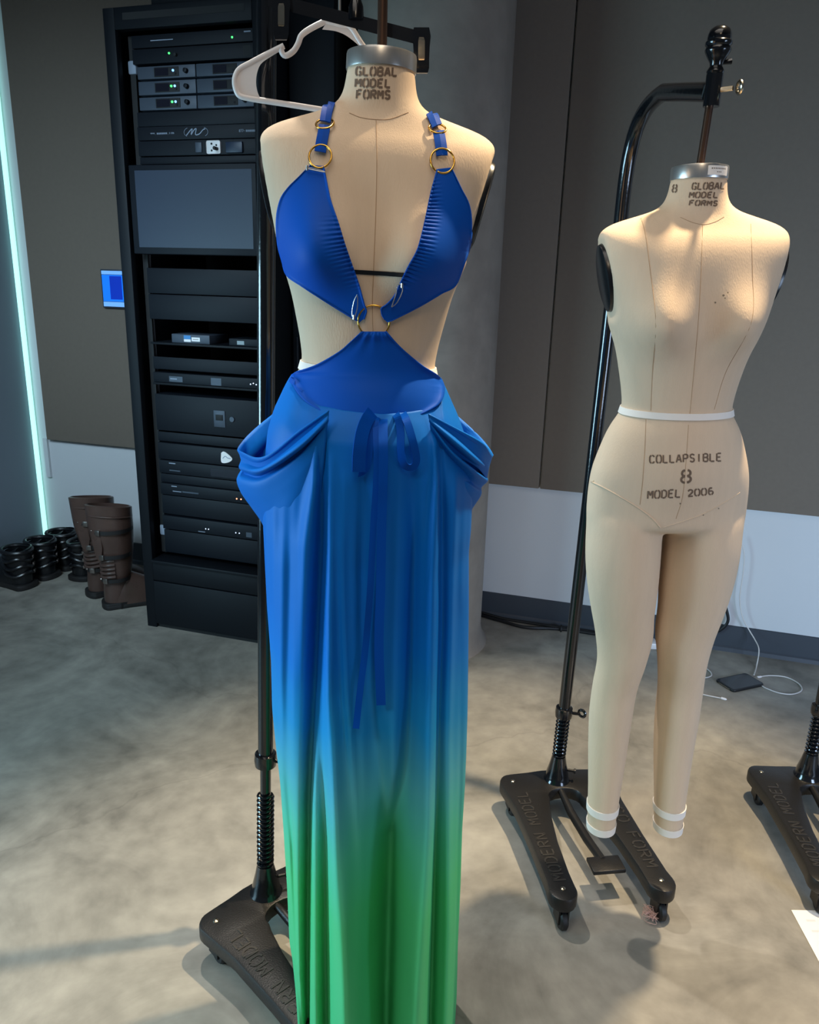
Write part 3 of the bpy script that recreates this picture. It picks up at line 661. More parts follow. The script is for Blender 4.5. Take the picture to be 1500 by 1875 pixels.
# --- skirt: closed rings that follow the photographed outline, with long pleats
SIL = [(688, 531, 805), (720, 516, 822), (747, 503, 836), (790, 492, 850), (850, 486, 861), (900, 483, 864), (960, 484, 861), (1000, 486, 857), (1100, 491, 857), (1200, 498, 856), (1280, 500, 855), (1350, 507, 853), (1420, 515, 850),
       (1500, 521, 845), (1600, 527, 842), (1690, 531, 838), (1715, 536, 837), (1800, 545, 835), (1875, 546, 830), (1905, 548, 828)]
DEP = [(688, .108, .100), (747, .122, .118), (850, .124, .126), (1000, .120, .118), (1200, .122, .12), (1500, .135, .13), (1905, .155, .155)]
RIDGE = [  # (y, px, half-width px, height m) along each fold
 [(760, 604, 5, -.003), (830, 602, 7, -.012), (960, 600, 8, -.020), (1200, 588, 8, -.026), (1400, 576, 6, -.022), (1600, 573, 5, -.018), (1905, 571, 5, -.020)],
 [(760, 596, 5, .003), (850, 592, 9, .010), (960, 575, 16, .012), (1200, 558, 16, .010), (1500, 556, 11, .012), (1905, 556, 10, .018)],
 [(800, 616, 8, .0), (960, 618, 9, .012), (1200, 616, 10, .022), (1400, 628, 18, .034), (1650, 642, 24, .040), (1905, 652, 32, .040)],
 [(1250, 592, 4, 0), (1450, 592, 8, .014), (1905, 590, 11, .022)],
 [(1300, 604, 4, 0), (1450, 606, 5, -.012), (1905, 608, 5, -.018)],
 [(830, 640, 10, .0), (960, 636, 6, .006), (1200, 642, 5, .012), (1350, 655, 5, .008), (1500, 664, 5, 0)],
 [(860, 668, 10, -.003), (1000, 668, 11, -.012), (1200, 676, 14, -.014), (1400, 697, 20, -.026), (1500, 702, 23, -.044), (1650, 702, 22, -.052), (1905, 702, 10, -.040)],
 [(800, 740, 14, -.002), (960, 745, 12, -.014), (1200, 741, 13, -.024), (1350, 732, 14, -.026), (1500, 716, 14, -.024), (1905, 700, 6, -.014)],
 [(770, 781, 5, .004), (850, 784, 7, .014), (1000, 778, 12, .018), (1200, 774, 14, .020), (1400, 768, 18, .030), (1650, 750, 22, .040), (1905, 738, 28, .040)],
 [(800, 792, 5, -.004), (900, 797, 5, -.010), (1100, 797, 6, -.008), (1300, 790, 5, -.012), (1500, 785, 5, -.020), (1905, 774, 6, -.024)],
 [(880, 820, 12, .006), (1100, 812, 9, .008), (1300, 806, 9, .012), (1600, 808, 14, .020), (1905, 800, 16, .024)],
 [(1000, 528, 16, .006), (1200, 524, 12, .008), (1500, 545, 5, -.010), (1905, 566, 4, -.004)],
 [(1100, 834, 8, -.003), (1400, 834, 6, -.006), (1650, 830, 5, -.010), (1905, 822, 4, -.008)]]
NU, YS = 260, [688 + (1905 - 688) * k / 170 for k in range(171)]
YT = [(531, 687), (537, 688), (560, 708), (593, 723), (637, 728), (693, 733), (737, 730), (780, 725), (797, 708), (803, 692), (806, 688)]
def skirt_pt(y, a):
    xl, xr = lin(SIL, y); fr, bk = lin(DEP, y)
    pl, pr = onform(xl, y), onform(xr, y); cz = onform((xl + xr) / 2, y)
    c = (pl + pr) / 2; hw = (pr - pl).dot(LRT) / 2; ca, sa = cos(a), sin(a)
    px = (xl + xr) / 2 + ca * (xr - xl) / 2
    d = (fr if sa > 0 else bk) * sgn(sa, 0.80)
    k = 0.0
    if sa > 0:
        for rdg in RIDGE:
            if y < rdg[0][0] - 60: continue
            x0, s_, h_ = lin(rdg, y); g = (px - x0) / s_
            if abs(g) < 4: k += (1.35 + .45 * min(1, max(0, (y - 1250) / 300))) * h_ * math.exp(-g * g) * min(1, max(0, (y - rdg[0][0] + 60) / 60))
        k *= min(1, sa * 2.2)
        k += .0012 * sin(px * .31 + y * .006) * min(1, max(0, (y - 800) / 200))
    else:
        k = .016 * sin(a * 9 + .7) * min(1, max(0, (y - 760) / 500)) * min(1, -sa * 2)
    p = c + LRT * (hw * sgn(ca, .92)) - LVD * (d + k); p.z = max(cz.z, 0.006)
    return p, px
rows = []
for j, y in enumerate(YS):
    row = []
    for i in range(NU):
        a = 2 * pi * i / NU; ca = cos(a)
        xl, xr = lin(SIL, y); px = (xl + xr) / 2 + ca * (xr - xl) / 2
        yy = y
        if sin(a) > 0:
            yt = lin(YT, px)[0]; v = (y - 688) / 150
            if v < 1: yy = yt + (838 - yt) * v
        row.append(skirt_pt(yy, a)[0])
    if y < 880:                                   # keep the cloth outside the form it hangs on
        for i, p in enumerate(row):
            q, n, _i, dist = ls.b.find_nearest(p)
            sd = (p - q).dot(n); u_ = min(1, max(0, (y - 688) / 80))
            want = max(.0045, sd * u_ + .0055 * (1 - u_)) if sd > 0 else .0045
            row[i] = q + n * want if sd < .0045 else p + (q + n * want - p)
    rows.append(row)
sk = obj('skirt', MB().loft(rows), M['skirt'], G, 180)
_s = sk.modifiers.new('s', 'SMOOTH'); _s.factor = .5; _s.iterations = 2
t_ = sk.modifiers.new('t', 'SOLIDIFY'); t_.thickness = .0014; t_.offset = -1
sks = Skin(sk)
# waistband edge: a narrow folded casing along the yoke
wb = []
for l, r in ribbon2d(curve([(537, 696), (560, 716), (593, 731), (637, 737), (693, 741), (737, 738), (780, 733), (796, 716), (803, 700)], 40), 6.0, 3.0):
    wb.append([sks.hit(l[0], l[1], .003)[0], sks.hit((l[0] + r[0]) / 2, (l[1] + r[1]) / 2, .0055)[0], sks.hit(r[0], r[1], .003)[0]])
o = obj('waistband', MB().loft(wb, closed=False), M['blue'], G, 0); t_ = o.modifiers.new('t', 'SOLIDIFY'); t_.thickness = .0015; t_.offset = 1

# --- hip drapes: cowl folds that loop away from the hip, front anchor -> outermost point -> behind the hip
def drape(rowsdef, back, nval, nm='hip_drape'):
    """rowsdef: pixel rows F, M1, M2, O; back: px of the rear anchor"""
    N = 30; rings = []
    tab = [(k,) + tuple(v for p in r for v in p) for k, r in enumerate(rowsdef)]
    nr = (len(rowsdef) - 1) * 7
    for q in range(nr + 1):
        val = interp(tab, (len(rowsdef) - 1) * q / nr); pts = [(val[0], val[1]), (val[2], val[3]), (val[4], val[5]), (val[6], val[7])]
        front = curve(pts, N); row = []
        xl_, xr_ = lin(SIL, pts[0][1]); f_ = lin(DEP, pts[0][1])[0]
        uF = (pts[0][0] - (xl_ + xr_) / 2) / ((xr_ - xl_) / 2); dF = f_ * sqrt(max(0.05, 1 - uF * uF)) + lin([(0, .012), (3, .010), (5, .004), (len(rowsdef) - 2, -.008), (len(rowsdef) - 1, -.030)], (len(rowsdef) - 1) * q / nr)[0]
        for k, (x, y) in enumerate(front):
            s = k / N; vq = (len(rowsdef) - 1) * q / nr; vd = -.016 * sin(pi * s) * (cos(pi * (vq - 1)) if .5 < vq < nval + .5 else 0) if vq <= nval + .5 else 0
            row.append(onform(x, y, dF * (cos(s * pi / 2) ** .75 if s < 1 else 0) + vd))
        O = row[-1]; bx, by = back; by2 = by + (pts[3][1] - rowsdef[0][3][1]) * .8
        Bp = onform(bx, by2, -.085)
        for k in range(1, 13):
            s = k / 12; a = s * pi / 2
            p = O + (Bp - O).dot(LRT) * (1 - cos(a)) * LRT + LVD * ((Bp - O).dot(LVD) * sin(a)); p.z = O.z + (Bp.z - O.z) * s ** 1.4
            row.append(p)
        rings.append(row)
    # turn the rim inwards so the opening shows a soft rolled edge
    inn = [[p + Vector((LV.x - p.x, LV.y - p.y, 0)).normalized() * d_ - Vector((0, 0, h_)) for p in rings[0]] for d_, h_ in ((.010, .045), (.007, .018), (.003, .003))]
    inn = [[(a * (1 - e) + b * e) for a, b, e in zip(rr, rings[0], [max(0, 1 - k / 6) if k < 6 else 0 for k in range(len(rr))])] for rr in inn]
    o = obj(nm, MB().loft(inn + rings, closed=False), M['skirt'], G, 180)
    s = o.modifiers.new('s', 'SMOOTH'); s.factor = .5; s.iterations = 3
    t_ = o.modifiers.new('t', 'SOLIDIFY'); t_.thickness = .0016; t_.offset = 0
    return o
drape([[(604, 750), (553, 783), (482, 836), (433, 823)], [(603, 757), (552, 797), (484, 850), (441, 841)], [(603, 766), (548, 818), (480, 861), (437, 857)], [(602, 773), (546, 831), (482, 871), (447, 867)],
       [(600, 785), (540, 850), (478, 887), (433, 877)], [(598, 810), (538, 880), (485, 908), (441, 903)], [(595, 850), (535, 915), (497, 936), (463, 934)], [(590, 900), (535, 950), (508, 964), (483, 966)], [(588, 960), (540, 1000), (512, 1012), (489, 1012)]], (520, 742), 3)
drape([[(783, 757), (837, 784), (885, 810), (905, 834)], [(784, 762), (834, 795), (872, 828), (887, 846)], [(785, 768), (832, 808), (873, 843), (893, 858)], [(786, 772), (825, 820), (860, 853), (878, 868)], [(787, 776), (825, 826), (868, 862), (894, 880)],
       [(788, 790), (822, 845), (860, 880), (882, 893)], [(789, 805), (822, 865), (860, 895), (881, 908)], [(790, 840), (825, 895), (848, 922), (862, 938)], [(790, 890), (825, 930), (845, 952), (857, 964)], [(790, 950), (825, 985), (842, 1005), (852, 1012)]], (818, 744), 5)

# --- ribbon bow
def band(nm, pxs, hw, offs, parent=G, twist=None):
    rows = []; c = curve(pxs, 60); P = polyres(c, 60)
    for i, (l, r) in enumerate(ribbon2d(P, hw, 3.0)):
        s = i / max(1, len(P) - 1); of = lin([(k / (len(offs) - 1), v) for k, v in enumerate(offs)], min(1, s))[0]
        a, na = sks.hit(l[0], l[1]); b, nb = sks.hit(r[0], r[1]); mx_ = max(0.0, 0.0)
        pa, pb = onform(l[0], l[1], 0), onform(r[0], r[1], 0)
        da, db = LD - (a - EYE).dot(LVD), LD - (b - EYE).dot(LVD); dd = max(da, db) + of
        rows.append([onform(l[0], l[1], dd + (twist or 0)), onform(r[0], r[1], dd)])
    # even out the distance along the ribbon so that it hangs instead of sinking into pleats
    for _ in range(10):
        for i in range(1, len(rows) - 1):
            rows[i] = [(rows[i - 1][k] + rows[i][k] * 2 + rows[i + 1][k]) / 4 for k in (0, 1)]
    o = obj(nm, MB().loft(rows, closed=False), M['ribbon'], parent, 0); t_ = o.modifiers.new('t', 'SOLIDIFY'); t_.thickness = .0014; t_.offset = 0
    return o
band('ribbon_tail', [(688, 752), (690, 860), (684, 960), (678, 1080), (670, 1180), (660, 1260), (652, 1334)], 6.0, [.008, .012, .016, .018, .018, .016])
band('ribbon_tail', [(701, 740), (702, 850), (699, 960), (697, 1080), (694, 1180), (698, 1291)], 8.5, [.014, .014, .020, .022, .022, .020])
band('bow_loop', [(694, 742), (676, 762), (664, 790), (658, 830), (657, 864)], 12.0, [.012, .018, .018, .012], twist=.008)
band('bow_loop', [(657, 864), (668, 862), (674, 820), (684, 775), (692, 748)], 9.5, [.010, .010, .012, .010])
band('bow_loop', [(702, 738), (726, 742), (742, 764), (754, 800), (762, 834), (763, 850), (752, 859), (738, 850), (734, 820), (733, 780), (722, 752), (704, 744)], 7.0, [.014, .018, .020, .018, .014, .012, .012], twist=.004)
kp = sks.hit(699, 738, .016)[0]
obj('bow_knot', MB().lathe([(0, -.010), (.006, -.0105), (.0085, -.006), (.009, 0), (.0085, .006), (.006, .0105), (0, .010)], kp, 20), M['ribbon'], G)

# ================================================================== hangers on the stand arm
def hang_pt(x, y, d): return ond(x, y, d)
HD = 1.40
t = thing('coat_hanger', 'white plastic coat hanger tilted behind the gown, under the black hanger', 'hanger', hang_pt(624, 45, HD))
def hp(l, d=HD, n=None): return [hang_pt(x, y, d) for x, y in (curve(l, n) if n else l)]
fr_ = hp([(516, 84), (516, 95), (523, 102), (537, 94), (546, 80), (552, 65), (568, 53), (592, 41), (600, 40), (624, 46), (642, 50), (662, 80), (690, 118), (716, 156), (730, 180), (742, 215), (752, 246), (740, 250)], HD, 70) + hp([(720, 238), (660, 216), (596, 202), (520, 190), (460, 181)], HD)
obj('frame', MB().tube(fr_, .0045, 12).tube(hp([(520, 84), (490, 99), (460, 115), (440, 126), (432, 138), (430, 152), (433, 166), (440, 176), (460, 181)], HD, 40), .0045, 12), M['white'], t)
web = hp([(523, 84), (490, 100), (460, 116), (444, 124)], HD) , hp([(516, 92), (494, 112), (478, 124), (473, 132)], HD)
obj('web', MB().loft([[hang_pt(a, b, HD - .002), hang_pt(a, b, HD + .002), hang_pt(c_, d_, HD + .002), hang_pt(c_, d_, HD - .002)] for (a, b), (c_, d_) in
    zip(curve([(522, 86), (480, 106), (446, 124), (434, 136), (431, 152), (434, 166), (442, 178), (468, 182)], 24), curve([(516, 92), (494, 105), (478, 117), (471, 133), (469, 150), (471, 166), (476, 178), (482, 183)], 24))], cap0=True, cap1=True), M['white'], t)
obj('web', MB().loft([[hang_pt(a, b, HD - .002), hang_pt(a, b, HD + .002), hang_pt(c_, d_, HD + .002), hang_pt(c_, d_, HD - .002)] for (a, b), (c_, d_) in
    zip(curve([(598, 41), (622, 45), (643, 50), (654, 66), (664, 82)], 14), curve([(590, 54), (614, 57), (632, 64), (646, 74), (658, 84)], 14))], cap0=True, cap1=True), M['white'], t)
ha = hang_pt(622, 45, HD); arm_z = 1.968
obj('hook', MB().tube([ha, ha + Vector((0, 0, .06))] + [Vector((ha.x, ha.y, arm_z - .012)) + RT * (.026 * cos(a) - .026 + .026) + Vector((0, 0, .030 * sin(a) + .012)) for a in [radians(180 - 200 * k / 16) for k in range(17)]], .0022, 10), M['steel'], t)
HB = 1.325
t = thing('clip_hanger', 'black plastic trouser hanger with two clips above the gown', 'hanger', hang_pt(650, 40, HB))
def bar_rows(y0, y1):
    return [hang_pt(493, 2 + y0, HB), hang_pt(782, 76 + y0, HB), hang_pt(782, 76 + y1, HB), hang_pt(493, 2 + y1, HB)]
fr0, bk0 = bar_rows(-17, 12), None
mb = MB(); rows = []
for k in range(13):
    u = k / 12; x = 490 + 296 * u; yc = -2 + 76 * u
    rows.append([hang_pt(x, yc - 13, HB - .004), hang_pt(x, yc - 13, HB + .004), hang_pt(x, yc + 13, HB + .004), hang_pt(x, yc + 13, HB - .004)])
mb.loft(rows, cap0=True, cap1=True); obj('bar', mb, M['gloss'], t, 30)
for x, y0 in ((515, 4), (772, 66)):
    def cp(dx, dy, dz): return hang_pt(x + dx, y0 + dy, HB + dz)
    mb = MB()
    for dz, sgn_ in ((-.008, -1), (.008, 1)):
        mb.loft([[cp(-w_, dy, dz + sgn_ * o_), cp(w_, dy, dz + sgn_ * o_), cp(w_, dy, dz + sgn_ * (o_ + .005)), cp(-w_, dy, dz + sgn_ * (o_ + .005))] for dy, w_, o_ in ((-16, 14, .007), (0, 17, .006), (20, 15, .003), (45, 14, .0005), (58, 14, -.004), (66, 12, -.005), (70, 10, -.004))], cap0=True, cap1=True)
    c_ = obj('clip', mb, M['gloss'], t, 40)
    obj('spring_plate', MB().loft([[cp(-w_, dy, -o_), cp(w_, dy, -o_), cp(w_, dy, -o_ + .001), cp(-w_, dy, -o_ + .001)] for dy, w_, o_ in ((2, 4, .0215), (8, 6, .0215), (22, 6, .0175), (40, 6, .0155), (44, 5, .014))], cap0=True, cap1=True), M['chrome'], c_, 30)
hb = hang_pt(652, 20, HB)
obj('swivel', MB().lathe([(0, -.012), (.012, -.012), (.011, .006), (.007, .016), (0, .016)], hb, 20), M['gloss'], t)
obj('hook', MB().tube([hb, hb + Vector((0, 0, .05))] + [Vector((hb.x, hb.y, arm_z - .012)) + RT * (.026 * cos(a)) + Vector((0, 0, .030 * sin(a) + .012)) for a in [radians(180 - 200 * k / 16) for k in range(17)]], .0024, 10), M['steel'], t)

# ================================================================== equipment rack
RY = 2.62; XL, XR = -1.950, -1.340; RTOP = 2.337
t = thing('equipment_rack', 'tall open black equipment rack full of electronics by the back wall', 'rack', ((XL + XR) / 2, RY + .3, 0))
def part(nm, m, par, *boxes, bev=.0025):
    mb = MB()
    for b in boxes: mb.rbox(*b, bev) if bev else mb.bbox(*b)
    return obj(nm, mb, M[m], par, 30)
part('side_panel', 'rack', t, (XL, XL + .012, RY + .03, RY + .60, .02, RTOP - .01)); part('side_panel', 'rack', t, (XR - .012, XR, RY + .03, RY + .60, .02, RTOP - .01))
part('back_panel', 'rackdark', t, (XL + .012, XR - .012, RY + .585, RY + .60, .02, RTOP - .01), bev=0)
part('post', 'rack', t, (XL, XL + .046, RY, RY + .03, 0, RTOP)); part('post', 'rack', t, (XR - .034, XR, RY, RY + .03, 0, RTOP))
tp = part('top_panel', 'rack', t, (XL + .046, XR - .034, RY, RY + .03, 2.268, RTOP), (XL, XR, RY + .03, RY + .6, RTOP - .012, RTOP))
part('vent_slot', 'rackdark', tp, (XL + .08, XR - .06, RY - .001, RY + .002, 2.296, 2.318), bev=0)
obj('mounting_rail', MB().bbox(XL + .058, XL + .0805, RY + .055, RY + .06, .33, 2.262), M['rackdark'], t, 0)
obj('mounting_rail', MB().bbox(XR - .0505, XR - .036, RY + .055, RY + .06, .33, 2.262), M['rackdark'], t, 0)
part('bottom_panel', 'rack', t, (XL + .046, XR - .034, RY - .002, RY + .02, .02, .215))
part('bottom_panel', 'rack', t, (XL + .046, XR - .034, RY - .001, RY + .02, .219, .300))
part('ledge', 'rack', t, (XL + .046, XR - .034, RY - .012, RY + .10, .298, .312))
part('plinth', 'rackdark', t, (XL + .01, XR - .01, RY + .012, RY + .58, 0, .022), bev=0)
EX0, EX1 = -1.868, -1.392; EY = RY + .045
for z0, z1 in ((1.968, 2.015), (1.842, 1.866), (1.100, 1.148), (.812, .850), (.64, .676), (.505, .585), (.335, .435)): part('blank_panel', 'unitdark', t, (EX0, EX1, EY, EY + .004, z0, z1), bev=.001)
for z0, z1 in ((1.387, 1.480), (1.291, 1.384), (.856, 1.002)):
    d = part('drawer', 'unitdark', t, (EX0, EX1, EY - .004, EY + .38, z0, z1))
    if z0 < 1:
        x, z = -1.575, .925
        lk = part('lock_plate', 'unit', d, (x - .030, x + .020, EY - .007, EY - .004, z - .035, z + .030), bev=.001)
        part('latch', 'rackdark', d, (x - .020, x + .010, EY - .010, EY - .006, z - .008, z + .014), bev=.001)
        obj('keyhole', MB().lathe([(0, 0), (.011, 0), (.010, .005), (0, .005)], (x + .050, EY - .004, z), 18, axis=(0, -1, 0)), M['unit'], d)
part('shelf', 'rack', t, (EX0, EX1, EY - .01, EY + .38, 1.196, 1.204), bev=.001); part('shelf', 'rack', t, (EX0, EX1, EY - .01, EY + .38, 1.040, 1.048), bev=.001)
for x, z, w_ in ((XL + .052, 2.14, .034), (XL + .056, .405, .03)):       # bundled cable ends in the gap beside the rail
    obj('cable_tie', MB().rbox(x, x + w_, RY + .05, RY + .08, z, z + .045, .006), M['print'], t, 40)
mb = MB()
for k in range(4):
    x = XL + .058 + .005 * k
    mb.tube(curve([(x, RY + .09 + .004 * k, 2.15), (x + .012 * sin(k * 2), RY + .08, 1.6), (x - .004, RY + .09, 1.0), (x + .004, RY + .085, .42)], 20), .0042, 6)
obj('cable_bundle', mb, M['cable'], t)
# narrow tall cabinet beside the rack, and the case on top of it
t = thing('side_cabinet', 'tall narrow black cabinet between the equipment rack and the column', 'cabinet', (-1.215, 3.0, 0))
part('body', 'rackdark', t, (-1.330, -1.158, 2.82, 3.20, 0, 2.62)); part('door', 'rack', t, (-1.328, -1.156, 2.800, 2.819, .04, 2.60))
obj('handle', MB().tube([(-1.30, 2.80, 1.10), (-1.30, 2.782, 1.11), (-1.30, 2.782, 1.24), (-1.30, 2.80, 1.25)], .005, 8), M['unitdark'], t)
t = thing('equipment_case', 'black equipment case lying on top of the rack', 'case', (-1.55, 2.92, RTOP))
part('body', 'rack', t, (-1.782, -1.345, 2.66, 3.19, RTOP, RTOP + .20), bev=.008); part('lid', 'rackdark', t, (-1.785, -1.342, 2.657, 3.193, RTOP + .202, RTOP + .25), bev=.008)

def led(par, x, z, m, y=EY - .006, r=.0035):
    obj({'green': 'green_led', 'blueled': 'blue_led', 'redled': 'red_led', 'whiteled': 'white_led'}[m], MB().lathe([(0, 0), (r, 0), (r * .8, r * .7), (0, r)], (x, y, z), 10, axis=(0, -1, 0)), M[m], par)
def unit(nm, label, cat, z0, z1, m='unitdark', x0=EX0, x1=EX1, dep=.32, group=None, y0=EY - .006):
    t = thing(nm, label, cat, ((x0 + x1) / 2, y0 + dep / 2, z0), group)
    part('case', m, t, (x0, x1, y0, y0 + dep, z0, z1), bev=.002); return t
u = unit('power_conditioner', 'topmost flat black unit in the rack, one green light at its right', 'rack unit', 2.218, 2.258); led(u, -1.470, 2.233, 'green'); part('nameplate', 'print', u, (-1.79, -1.70, EY - .0066, EY - .006, 2.2375, 2.2405), bev=0); part('nameplate', 'print', u, (-1.425, -1.40, EY - .0066, EY - .006, 2.2455, 2.2495), bev=0)
u = unit('antenna_distributor', 'flat black unit just above the six receivers, green light at its left', 'rack unit', 2.168, 2.215); led(u, -1.718, 2.197, 'green'); part('vent', 'rackdark', u, (-1.43, -1.40, EY - .0066, EY - .006, 2.176, 2.206), bev=0)
obj('knob', MB().lathe([(0, 0), (.006, 0), (.005, .01), (0, .01)], (-1.69, EY - .006, 2.19), 14, axis=(0, -1, 0)), M['rackdark'], u)
def receiver(label, x0, x1, z0, z1, leds):
    t = thing('wireless_receiver', label, 'receiver', ((x0 + x1) / 2, EY + .1, z0), 'half width wireless receivers in the rack')
    part('case', 'unit', t, (x0 + .002, x1 - .002, EY - .008, EY + .22, z0 + .002, z1 - .002), bev=.002)
    w_ = x1 - x0; a, b = x0 + w_ * .30, x0 + w_ * .72; zc = (z0 + z1) / 2
    d = part('display', 'rackdark', t, (a, b, EY - .010, EY - .007, zc - .015, zc + .015), bev=.001)
    part('display_window', 'display', d, (a + .004, a + (b - a) * .58, EY - .0108, EY - .0098, zc - .012, zc + .012), bev=0)
    part('button', 'unitdark', d, (b - .016, b - .010, EY - .0118, EY - .0098, zc - .010, zc - .003), bev=0)
    k = obj('knob', MB().lathe([(0, 0), (.0085, 0), (.0075, .012), (.006, .013), (0, .013)], (x0 + w_ * .845, EY - .008, zc), 18, axis=(0, -1, 0)), M['unitdark'], t)
    for q, m in leds: led(d, a + (b - a) * q, zc + .003, m, EY - .010, .0042)
ZR = ((2.117, 2.161), (2.066, 2.114), (2.017, 2.063))
XM = -1.615
for (z0, z1), nm, lg in zip(ZR, ('top', 'middle', 'bottom'), ([(.78, 'blueled')], [(.68, 'green'), (.82, 'blueled')], [(.68, 'green'), (.82, 'blueled')])):
    receiver('left receiver in the %s row of six, its small display lit' % nm, EX0 + .016, XM, z0, z1, lg)
    receiver('right receiver in the %s row of six, behind the hanger, display dark' % nm, XM, EX1, z0, z1, [])
u = unit('label_panel', 'dark blue-grey panel with printed lines and a looping white logo', 'rack unit', 1.921, 1.966)
mb = MB()
def flat_text(mb, txt, x0, x1, z0, h, y, hw=.0007):
    for st in strokes(txt, x0, x1):
        pr = ribbon2d([(a, z0 + b * h) for a, b in st], hw, .004)
        mb.loft([[(l[0], y, l[1]), (r[0], y, r[1])] for l, r in pr], closed=False)
flat_text(mb, 'www.', -1.812, -1.790, 1.940, .010, EY - .0064); flat_text(mb, '.com', -1.742, -1.716, 1.940, .010, EY - .0064); flat_text(mb, '877-', -1.455, -1.432, 1.940, .008, EY - .0064)
for k in range(8): mb.bbox(-1.786 + k * .0055, -1.7825 + k * .0055, EY - .0066, EY - .006, 1.940, 1.9455)
for k in range(7): mb.bbox(-1.428 + k * .0055, -1.4245 + k * .0055, EY - .0066, EY - .006, 1.940, 1.9465)
obj('printed_text', mb, M['print'], u, 0)
lg = [(-1.665, 1.934), (-1.648, 1.950), (-1.640, 1.954), (-1.646, 1.936), (-1.634, 1.950), (-1.624, 1.955), (-1.628, 1.936), (-1.612, 1.938), (-1.598, 1.950), (-1.588, 1.954)]
mb = MB(); mb.loft([[(l[0], EY - .0065, l[1]), (r[0], EY - .0065, r[1])] for l, r in ribbon2d(curve(lg, 40), .0016, .002)], closed=False)
for a0, a1, cx in ((110, 240, -1.652), (-60, 70, -1.600)):
    mb.loft([[(l[0], EY - .0064, l[1]), (r[0], EY - .0064, r[1])] for l, r in ribbon2d(ARC(cx, 1.944, .022, .015, a0, a1, 12), .0006, .002)], closed=False)
obj('logo', mb, M['print'], u, 0)
u = unit('outlet_strip', 'black power strip with one white socket under the logo panel', 'rack unit', 1.869, 1.919)
oz = 1.893; so = part('socket', 'white', u, (-1.584, -1.528, EY - .012, EY - .006, oz - .022, oz + .022), bev=.006)
for x, z in ((-1.562, oz + .011), (-1.562, oz - .011), (-1.543, oz + .006), (-1.543, oz - .006)): obj('slot', MB().lathe([(0, 0), (.0035, 0), (.0035, .001), (0, .001)], (x, EY - .0122, z), 10, axis=(0, -1, 0)), M['rackdark'], so)
obj('plug', MB().lathe([(0, 0), (.006, 0), (.006, .02), (.004, .022), (0, .022)], (-1.541, EY - .012, oz - .006), 14, axis=(0, -1, 0)), M['cable'], so)
part('switch', 'unit', u, (-1.630, -1.604, EY - .010, EY - .006, oz - .016, oz + .018)); part('switch', 'screen', u, (-1.505, -1.440, EY - .016, EY - .006, oz - .020, oz + .016))
# monitor
t = thing('monitor', 'flat monitor with a dark bluish screen mounted in the rack', 'monitor', (-1.63, RY + .03, 1.528))
part('bezel', 'unitdark', t, (-1.886, -1.372, RY - .004, RY + .045, 1.528, 1.834), bev=.004); part('screen', 'screen', t, (-1.860, -1.388, RY - .0052, RY - .003, 1.552, 1.815), bev=0)
# boxes on the shelf
t = thing('network_box', 'grey box with a blue and a white sticker on the rack shelf', 'box', (-1.70, EY + .06, 1.204))
part('case', 'unit', t, (-1.785, -1.618, EY + .01, EY + .15, 1.204, 1.238)); part('sticker', 'stickerb', t, (-1.730, -1.700, EY + .0092, EY + .01, 1.220, 1.234), bev=0); part('sticker', 'white', t, (-1.730, -1.700, EY + .0092, EY + .01, 1.210, 1.2195), bev=0); part('sticker', 'white', t, (-1.696, -1.660, EY + .0092, EY + .01, 1.213, 1.228), bev=0)
part('print', 'ink', t, (-1.690, -1.666, EY + .0088, EY + .0094, 1.2195, 1.2215), bev=0)
t = thing('switch_box', 'small black box with a dark window at the right of the rack shelf', 'box', (-1.45, EY + .06, 1.204)); part('case', 'unitdark', t, (-1.535, -1.40, EY + .01, EY + .14, 1.204, 1.232)); part('window', 'display', t, (-1.50, -1.47, EY + .0088, EY + .0102, 1.210, 1.224), bev=0)
u = unit('media_player', 'flat black device above the locked drawer, small grey nameplate at left', 'rack unit', 1.049, 1.088); part('nameplate', 'unit', u, (-1.795, -1.735, EY - .0072, EY - .006, 1.055, 1.076), bev=0); part('nameplate', 'print', u, (-1.79, -1.76, EY - .0078, EY - .007, 1.064, 1.068), bev=0); part('display', 'unit', u, (-1.61, -1.565, EY - .0072, EY - .006, 1.052, 1.080), bev=0)
for k in range(4): led(u, -1.44 + k * .012, 1.066 + .004 * (k % 2), 'whiteled', EY - .006, .0026)
u = unit('shield_panel', 'black rack panel with a pale shield-shaped badge', 'rack unit', .738, .806)
mb = MB(); sh = [(-1.578, .016), (-1.568, .022), (-1.552, .016), (-1.530, -.004), (-1.548, -.020), (-1.578, -.022)]
mb.prism([(x, z) for x, z in curve(sh + [sh[0]], 30)[:-1]], 0, .002, 0, Matrix(((1, 0, 0, 0), (0, 0, -1, EY - .006), (0, 1, 0, .772), (0, 0, 0, 1)))); b_ = obj('badge', mb, M['white'], u, 0)
mb = MB(); mb.loft([[(l[0], EY - .0083, l[1]), (r[0], EY - .0083, r[1])] for l, r in ribbon2d(curve([(-1.572, .766), (-1.56, .776), (-1.55, .770), (-1.536, .768)], 14), .0016, .002)], closed=False); obj('badge_mark', mb, M['print'], b_, 0)
u = unit('amplifier', 'black amplifier with a dark display, highest of the three low in the rack', 'amplifier', .680, .734); part('display', 'display', u, (-1.63, -1.41, EY - .0072, EY - .006, .688, .722), bev=0); part('nameplate', 'print', u, (-1.82, -1.79, EY - .0072, EY - .006, .722, .726), bev=0); part('vent', 'unit', u, (-1.82, -1.77, EY - .0072, EY - .006, .692, .697), bev=0)
